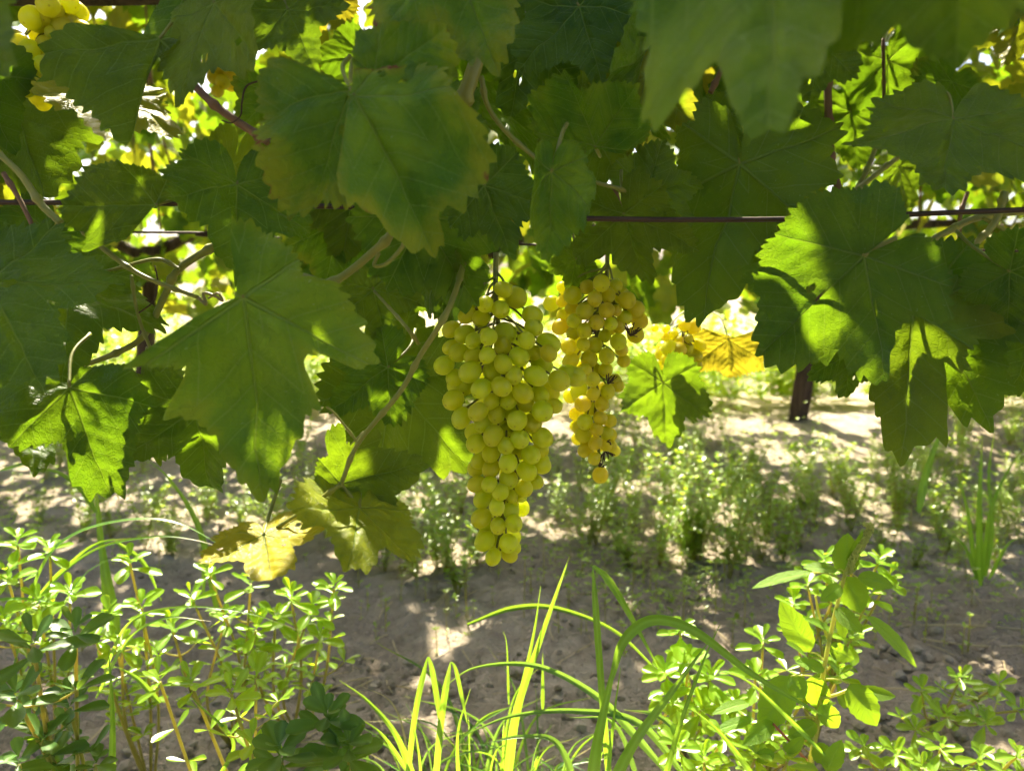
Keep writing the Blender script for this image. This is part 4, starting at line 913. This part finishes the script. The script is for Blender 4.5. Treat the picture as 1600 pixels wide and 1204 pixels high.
lt = foot(120, .92)
tuft('grass', 'long arching grass shining white in the sun above the purslane', lt, [
    BL([(20, 1050, .86), (60, 900), (110, 838), (200, 812), (280, 818), (362, 862)], .80, 22, roll=-1.25),
    BL([(10, 1000, .86), (70, 920), (150, 858), (240, 838), (300, 842), (350, 856)], .82, 9, roll=-.6),
    BL([(85, 990, .84), (105, 935), (135, 895), (172, 872)], .80, 13, roll=-1.25),
    BL([(-30, 940), (30, 935), (80, 940), (115, 950)], .80, 8, roll=-.8),
    BL([(60, 930), (100, 890), (150, 850), (205, 840)], .83, 12, roll=-.5), BL([(180, 845), (225, 880), (252, 938)], .83, 10)], M_GRASS)
tuft('grass', 'single upright glossy blade in front of the purslane', foot(172, .70), [BL([(172, 1260, .66), (176, 1130), (170, 1018)], .62, 16, fold=.9)], M_GRASS)
tuft('grass', 'thin arching blades crossing the sunlit purslane', foot(240, .86), [
    BL([(160, 1060, .78), (200, 975), (280, 948), (390, 958), (497, 996)], .72, 6, roll=-.4), BL([(150, 1090, .76), (200, 1000), (260, 965), (330, 970)], .72, 9, roll=-.6),
    BL([(330, 1230, .66), (365, 1160), (310, 1100), (290, 1080)], .66, 8), BL([(250, 1098), (215, 1060), (180, 1040)], .74, 12)], M_GRASS)
tuft('grass', 'broad bright blades behind, coming out under the dappled vine leaf', foot(165, 1.15), [
    BL([(185, 1000, 1.1), (172, 930), (158, 850), (150, 770), (140, 735)], 1.05, 20, roll=.2), BL([(170, 985, 1.1), (160, 880), (152, 800)], 1.06, 14),
    BL([(150, 800), (128, 765), (95, 740), (55, 728)], 1.04, 12), BL([(340, 960, 1.1), (325, 870), (300, 800), (262, 745), (235, 722)], 1.06, 16, roll=-.3), BL([(318, 930, 1.12), (318, 850), (305, 790)], 1.08, 8),
    BL([(0, 735), (60, 720), (95, 728)], 1.05, 9, roll=-.8)], M_GRASS)
tuft('grass', 'upright grass clump on the shaded soil past the amaranth', foot(1535, 1.5), [
    BL([(1532, 915, 1.5), (1530, 800), (1535, 680)], 1.46, 14), BL([(1535, 905, 1.5), (1548, 800), (1578, 730), (1610, 690)], 1.46, 9), BL([(1525, 905, 1.5), (1512, 800), (1490, 720)], 1.46, 10),
    BL([(1540, 900, 1.5), (1550, 820), (1545, 740), (1555, 670)], 1.44, 10), BL([(1528, 905, 1.5), (1505, 850), (1470, 830)], 1.46, 8), BL([(1435, 800, 1.5), (1450, 730), (1478, 655)], 1.50, 16), BL([(1545, 905, 1.5), (1575, 850), (1600, 840)], 1.46, 8)], M_GRASS)
tuft('grass', 'bright short blades at the foot of the far trunk', foot(1245, 2.5), [BL([(1262, 740), (1245, 715), (1225, 700)], 2.5, 9), BL([(1230, 705), (1250, 690), (1262, 705)], 2.5, 6), BL([(1255, 735, 2.5), (1240, 722), (1236, 716)], 2.5, 7)], M_GRASS)

# ------------------------------------------------------------------ small weeds on the soil between the rows
SPROUT_LO = [blade_leaf(w, 2, interp_prof([(0, .3), (.5, 1.0), (1, .3)]), .2, b_, 1) for w, b_ in ((.5, .1), (.4, .25), (.6, 0))]
def sprout_pair(seed, h, n, spread, lsz, bushy=1, SPROUT=SPROUT):
    rng = random.Random(seed); st, lv = [], []
    for b_ in range(bushy):
        a0 = rng.uniform(0, 6.28); lean = Vector((math.cos(a0), math.sin(a0), 0)) * spread * rng.uniform(.2, 1) * (bushy > 1 or .4)
        hh = h * rng.uniform(.65, 1.05); P = [Vector((0, 0, -.004)), lean * .5 + Vector((0, 0, hh * .55)), lean + Vector((0, 0, hh))]; path = catmull(P, 6)
        st.append((tube(P, .0011, .0007, 4, 4), I4))
        for k in range(n):
            t = .2 + .8 * k / max(1, n - 1); q = path[min(len(path) - 1, int(t * (len(path) - 1)))]; a = rng.uniform(0, 6.28)
            for s_ in (0, math.pi):
                y = Vector((math.cos(a + s_), math.sin(a + s_), rng.uniform(.0, .9))); L = lsz * rng.uniform(.6, 1.15)
                lv.append((rng.choice(SPROUT), frame_dir(q, y, Vector((-y.x * .5, -y.y * .5, 1)), L)))
        for k in range(5):
            y = Vector((math.cos(k * 1.26), math.sin(k * 1.26), .7)); lv.append((rng.choice(SPROUT), frame_dir(path[-1], y, Vector((-y.x, -y.y, 1)), lsz * .7)))
    return join(st), join(lv)
SP_BIG = [sprout_pair(300 + k, .15 + .02 * (k % 3), 12, .075, .019, 7) for k in range(4)]
SP_LO = [sprout_pair(340 + k, .17, 8, .06, .018, 7, SPROUT_LO)[1] for k in range(4)]
SP_SML = [sprout_pair(320 + k, .05 + .012 * k, 3, .01, .010, 1) for k in range(5)]
SPB = [(a.mesh('stem', M_PSTEM), b_.mesh('foliage', M_SPROUT)) for a, b_ in SP_BIG]; SPS = [(a.mesh('stem', M_PSTEM), b_.mesh('foliage', M_SPROUT)) for a, b_ in SP_SML]
def place_weed(name, meshes, p, rot, sc, label, cat, group):
    root = empty(name, p); tag(root, label, cat, group)
    M = Matrix.Rotation(rot, 4, 'Z') @ Matrix.Diagonal((sc, sc, sc, 1))
    for nm, ms in zip(('stem', 'foliage'), meshes):
        o = bpy.data.objects.new(nm, ms); COL.objects.link(o); o.parent = root; o.matrix_local = M
    return root
rng = random.Random(9)
BUSHY = [(770, 800, 1.0), (715, 905, 1.1), (650, 880, 1.0), (620, 800, .9), (1010, 740, 1.0), (1060, 760, 1.1), (1110, 790, 1.1), (1160, 800, 1.0), (1080, 850, 1.2), (1140, 880, 1.2), (1030, 860, 1.1), (990, 800, .9),
         (1200, 760, .9), (920, 830, .8), (870, 790, .8), (1400, 800, .9), (1460, 780, .8), (1340, 780, .8), (960, 700, .9), (1050, 700, 1.0), (680, 770, .9), (720, 780, .9), (870, 720, .8), (600, 870, .8), (450, 830, .8), (380, 800, .7), (1380, 860, .8), (1560, 800, .8), (1250, 830, .9), (1190, 850, 1.0)]
for k in range(120):
    BUSHY.append((rng.uniform(560, 1640) if k % 3 == 1 else rng.uniform(0, 700) if k % 3 == 2 else rng.uniform(900, 1260), rng.uniform(665, 870), rng.uniform(.6, 1.1)))
for k in range(36): BUSHY.append((rng.uniform(1250, 1640), rng.uniform(690, 870), rng.uniform(.5, .95)))
for px, py, sc in BUSHY:
    if 1165 < px < 1345 and py < 740: continue
    p = hit(px, py + 25)
    place_weed('bushy_weed', rng.choice(SPB), p, rng.uniform(0, 6.3), sc * rng.uniform(.85, 1.1), 'small leaved bushy weed glinting on the soil between the rows', 'weed', 'bushy weeds between the rows')
for k in range(260):
    px, py = rng.uniform(120, 1620), 700 + 330 * rng.random() ** .8
    if 180 < px < 560 and py > 900: continue
    p = hit(px, py)
    if p.y > 3.4: continue
    place_weed('seedling', rng.choice(SPS), p, rng.uniform(0, 6.3), rng.uniform(.6, 1.2), 'tiny seedling sprouting from the bare soil between the rows', 'seedling', 'seedlings between the rows')

# low mat of tiny weeds and the lit undergrowth beyond the next row: nobody could count them
items = []
rng = random.Random(10)
for k in range(3600):
    y = rng.uniform(1.3, 2.75); x = rng.uniform(-.75, .75) * y
    if mnoise.noise(Vector((x * 1.6, y * 1.6, 2.2))) < -.06 - .16 * (y - 1.5): continue
    p = Vector((x, y, gz(x, y))); st, lv = rng.choice(SP_SML)
    items.append((lv, Matrix.Translation(p - Vector((0, 0, .015))) @ Matrix.Rotation(rng.uniform(0, 6.3), 4, 'Z') @ Matrix.Scale(rng.uniform(.5, 1.5), 4)))
g = put('ground_cover', join(items).mesh('ground_cover', M_SPROUT)); tag(g, 'low mat of tiny green weeds over the soil between the rows', 'ground cover', kind='stuff')
items = []
for k in range(500):
    y = 3.2 + 2.6 * rng.random() ** 1.3; x = rng.uniform(-.8, .8) * y
    p = Vector((x, y, gz(x, y)))
    items.append((rng.choice(SP_LO), Matrix.Translation(p) @ Matrix.Rotation(rng.uniform(0, 6.3), 4, 'Z') @ Matrix.Scale(rng.uniform(1.3, 2.6), 4)))
for k in range(250):
    y = rng.uniform(3.12, 3.8); x = rng.uniform(-2.6, 2.8)
    if abs(x - 1.145) < .10 and y < 3.3: continue
    items.append((rng.choice(SP_LO), Matrix.Translation((x, y, gz(x, y))) @ Matrix.Rotation(rng.uniform(0, 6.3), 4, 'Z') @ Matrix.Scale(rng.uniform(.9, 1.9), 4)))
g = put('undergrowth', join(items).mesh('undergrowth', M_BUSHLIT)); tag(g, 'bright sunlit undergrowth beyond the row with the dark trunk', 'undergrowth', kind='stuff')
items = []
for k in range(2600):
    row = rng.choice((6.6, 6.6, 9.8)); y = row + rng.gauss(0, .35); x = rng.uniform(-.85, .85) * y; z = rng.uniform(.25, 2.2)
    C = Vector((x, y, z)); L = rng.uniform(.08, .13); down = Vector((rng.uniform(-.8, .8), rng.uniform(-.8, .8), -.7)).normalized()
    items.append((MASSV[rng.randrange(6)], leaf_frame(C, C + down * L, 0, None, False, Vector((rng.gauss(0, .5), rng.gauss(-.2, .6), .7)))))
FAR_ROWS = items
rng = random.Random(14); items = []  # unseen row behind the camera, added to cut skylight on the front leaves
for k in range(1300):
    z = rng.uniform(.40, 1.45); C = Vector((rng.uniform(-2.6, 2.6), -1.35 + rng.uniform(-.5, .5) * min(1, z / .8), z)); L = rng.uniform(.06, .10)
    down = Vector((rng.uniform(-.8, .8), rng.uniform(-.8, .8), -.8)).normalized()
    items.append((MASSV[rng.randrange(6)], leaf_frame(C, C + down * L, 0, None, False, Vector((rng.gauss(0, .5), rng.gauss(.2, .6), .7)))))
BACK_ROW = items

# ------------------------------------------------------------------ clods, straw
rng = random.Random(12); icoV = []
def clod(seed):
    r_ = random.Random(seed); phi = (1 + 5 ** .5) / 2
    v = [Vector(p).normalized() for p in ((-1, phi, 0), (1, phi, 0), (-1, -phi, 0), (1, -phi, 0), (0, -1, phi), (0, 1, phi), (0, -1, -phi), (0, 1, -phi), (phi, 0, -1), (phi, 0, 1), (-phi, 0, -1), (-phi, 0, 1))]
    f = [[0, 11, 5], [0, 5, 1], [0, 1, 7], [0, 7, 10], [0, 10, 11], [1, 5, 9], [5, 11, 4], [11, 10, 2], [10, 7, 6], [7, 1, 8], [3, 9, 4], [3, 4, 2], [3, 2, 6], [3, 6, 8], [3, 8, 9], [4, 9, 5], [2, 4, 11], [6, 2, 10], [8, 6, 7], [9, 8, 1]]
    return MD([tuple(q * r_.uniform(.65, 1.15)) for q in v], f)
CL = [clod(k) for k in range(8)]; items = []
for k in range(10000):
    y = .62 + 2.6 * rng.random() ** 1.7; x = rng.uniform(-.72, .72) * y
    dens = mnoise.noise(Vector((x * 3, y * 3, 4.4)))
    if dens < -.05 and y > 1.0: continue
    s = .0016 + (.011 if y < 1.3 else .006) * rng.random() ** 3
    items.append((rng.choice(CL), Matrix.Translation((x, y, gz(x, y) + s * .25)) @ Matrix.Rotation(rng.uniform(0, 6), 4, 'Z') @ Matrix.Diagonal((s, s * rng.uniform(.7, 1.2), s * .75, 1))))
g = put('soil_clods', join(items).mesh('soil_clods', M_CLOD, False)); tag(g, 'crumbled clods of dry soil strewn under the weeds', 'soil clods', kind='stuff')
items = []; rng = random.Random(21); stick = tube([(0, -.5, 0), (.04, 0, .03), (0, .5, 0)], .022, .018, 3, 5)
for k in range(420):
    y = 1.0 + 2.2 * rng.random() ** 1.3; x = rng.uniform(-.7, .7) * y; L = rng.uniform(.02, .075)
    items.append((stick, Matrix.Translation((x, y, gz(x, y) + .003)) @ Matrix.Rotation(rng.uniform(0, 6.3), 4, 'Z') @ Matrix.Rotation(rng.uniform(-.25, .25), 4, 'X') @ Matrix.Diagonal((L * .9, L, L * .9, 1))))
g = put('straw_litter', join(items).mesh('straw_litter', M_STRAW)); tag(g, 'bits of dry straw scattered over the soil between the rows', 'straw litter', kind='stuff')
def straw(label, a, b_, r, mat=M_STRAW):
    p, q = hit(*a), hit(*b_); m = p.lerp(q, .5); P = [p + Vector((0, 0, r * 1.5)), Vector((m.x, m.y, gz(m.x, m.y) + r * 2.5)), q + Vector((0, 0, r * 1.5))]
    o = put('straw', tube(P, r, r * .8, 8, 6, .06, True, random.Random(3)).mesh('straw', mat)); tag(o, label, 'straw', 'straws lying on the soil')
q = hit(508, 700); dl = leaf_md(99, .3, .35, -.5, .22, 120, 6)
M = frame_dir(q + Vector((0, 0, .02)), Vector((.5, .6, .25)), Vector((-.1, -.5, 1)), .055)
o = put('dry_leaf', dl.mesh('dry_leaf', stem_material('dry_leaf_blade', (0.42, 0.27, 0.20), (0.60, 0.44, 0.34), 20, .8, .2)), None, M); tag(o, 'curled pinkish dry leaf on the soil behind the big lobed leaf', 'dry leaf')
straw('long dry straw lying level on the soil past the amaranth', (1375, 982), (1640, 990), .0020)
straw('second dry straw lying just below the long one', (1440, 1000), (1640, 1008), .0016)
straw('short pale stick lying on the soil near the upright grass clump', (1475, 862), (1535, 838), .0035)

# ------------------------------------------------------------------ leaves that do not show go into one mass per vine
from mathutils.bvhtree import BVHTree
bv, bf, own, nb = [], [], [], 0
def occ(md, M, tag_):
    global nb
    A = np.array(M); bv.append(md.V @ A[:3, :3].T + A[:3, 3]); bf.extend([[i + nb for i in f] for f in md.F]); own.extend([tag_] * len(md.F)); nb += len(md.V)
for n_, (md, M) in enumerate(OCC): occ(md, M, -1 - n_)
for idx, (k, M, root, ti, dr) in enumerate(fill_objs): occ(FARV[k % 6] if root is near else FARV[k], M, idx)
tree = BVHTree.FromPolygons([tuple(v) for v in np.concatenate(bv)], bf); count = {}; opened = set()
rng = random.Random(15); e1 = SUN.orthogonal().normalized(); e2 = SUN.cross(e1)
for q, r_ in SUNWIN:
    for k in range(14):
        a = rng.uniform(0, 6.28); rr = r_ * rng.random() ** .5
        p = q + (e1 * math.cos(a) + e2 * math.sin(a)) * rr + SUN * .012
        for _ in range(40):
            h_ = tree.ray_cast(p, SUN)
            if h_[2] is None: break
            if own[h_[2]] >= 0: opened.add(own[h_[2]])
            p = h_[0] + SUN * .002
for gx_, gy_, gr in GAPS:
    for k in range(int(10 + gr / 2)):
        a = rng.uniform(0, 6.28); rr = gr * rng.random() ** .5; p = CAM.copy(); v = (W(gx_ + rr * math.cos(a), gy_ + rr * math.sin(a), 1) - CAM).normalized()
        for _ in range(30):
            h_ = tree.ray_cast(p, v)
            if h_[2] is None: break
            t_ = own[h_[2]]
            if t_ >= 0:
                if fill_objs[t_][2] is not near: break
                opened.add(t_)
            p = h_[0] + v * .003
for j in range(0, 302):
    for i in range(0, 401):
        h_ = tree.ray_cast(CAM, (W(i * 4, j * 4, 1.0) - CAM).normalized())
        p = CAM; v = (W(i * 4, j * 4, 1.0) - CAM).normalized()
        while h_[2] is not None and own[h_[2]] in opened: h_ = tree.ray_cast(h_[0] + v * .002, v)
        if h_[2] is not None: t_ = own[h_[2]]; count[t_] = count.get(t_, 0) + 1
# unseen shade leaves added overhead wherever the sun would still reach a leaf that hangs in the shade
def lit_gap(p, m=.012): return any((p - q - SUN * (p - q).dot(SUN)).length < r_ + m for q, r_ in SUNWIN[:20])
bare = []
for M, sd in HM:
    if sd in (27, 28, 51, 52, 53, 46, 47, 48, 69, 70): continue
    for k in range(26):
        a = rng.uniform(0, 6.28); rr = .75 * rng.random() ** .5; p = M @ Vector((rr * math.sin(a), rr * math.cos(a) + .1, .02))
        if lit_gap(p): continue
        q = p + SUN * .012; free = True
        for _ in range(30):
            h_ = tree.ray_cast(q, SUN)
            if h_[2] is None: break
            if own[h_[2]] not in opened: free = False; break
            q = h_[0] + SUN * .002
        if free: bare.append((p, sd))
added = []
for p, sd in bare:
    if any((p - c - SUN * (p - c).dot(SUN)).length < .045 for c in added): continue
    if sd not in (39, 37, 44, 12, 72, 36) and rng.random() < .2: continue
    for _ in range(12):
        C = p + SUN * rng.uniform(.22, .75); pr = proj(C)
        if pr and pr[1] < -40 and not lit_gap(C, .06): break
    else: continue
    L = rng.uniform(.075, .10); dn = Vector((rng.uniform(-.6, .6), rng.uniform(-1, -.2), -.55)).normalized()
    fill_objs.append((rng.randrange(6), leaf_frame(C - dn * L * .25, C + dn * L * .75, rng.uniform(-.2, .2), None, False, SUN + Vector((rng.gauss(0, .25), rng.gauss(0, .25), 0))), near, 0.0, .03)); added.append(p)
mass = {}
for idx, (k, M, root, ti, dr) in enumerate(fill_objs):
    if idx in opened: continue
    if count.get(idx, 0) >= 2:
        o = put('leaf', (FILLM if root is near else FARM)[k], root, M); o['tint'] = ti; o['dry'] = dr
    else: mass.setdefault(root.name, []).append((MASSV[k % 6], M))
for rn, its in mass.items():
    root = bpy.data.objects[rn]; o = put('leaf_mass', join(its).mesh('leaf_mass', M_LEAF_FAR), root); o['kind'] = 'stuff'; o['tint'] = .05; o['dry'] = .05
o = put('vine_foliage', join(FAR_ROWS).mesh('vine_foliage', M_LEAF_FAR)); o['tint'] = .12; o['dry'] = .05
tag(o, 'sunny foliage of the farther vine rows, a blur behind everything', 'foliage', kind='stuff')
o = put('vine_foliage', join(BACK_ROW).mesh('vine_foliage', M_LEAF_FAR)); o['tint'] = .05; o['dry'] = .05
tag(o, 'foliage of an unseen vine row behind the viewpoint, added to dim the skylight', 'foliage', kind='stuff')
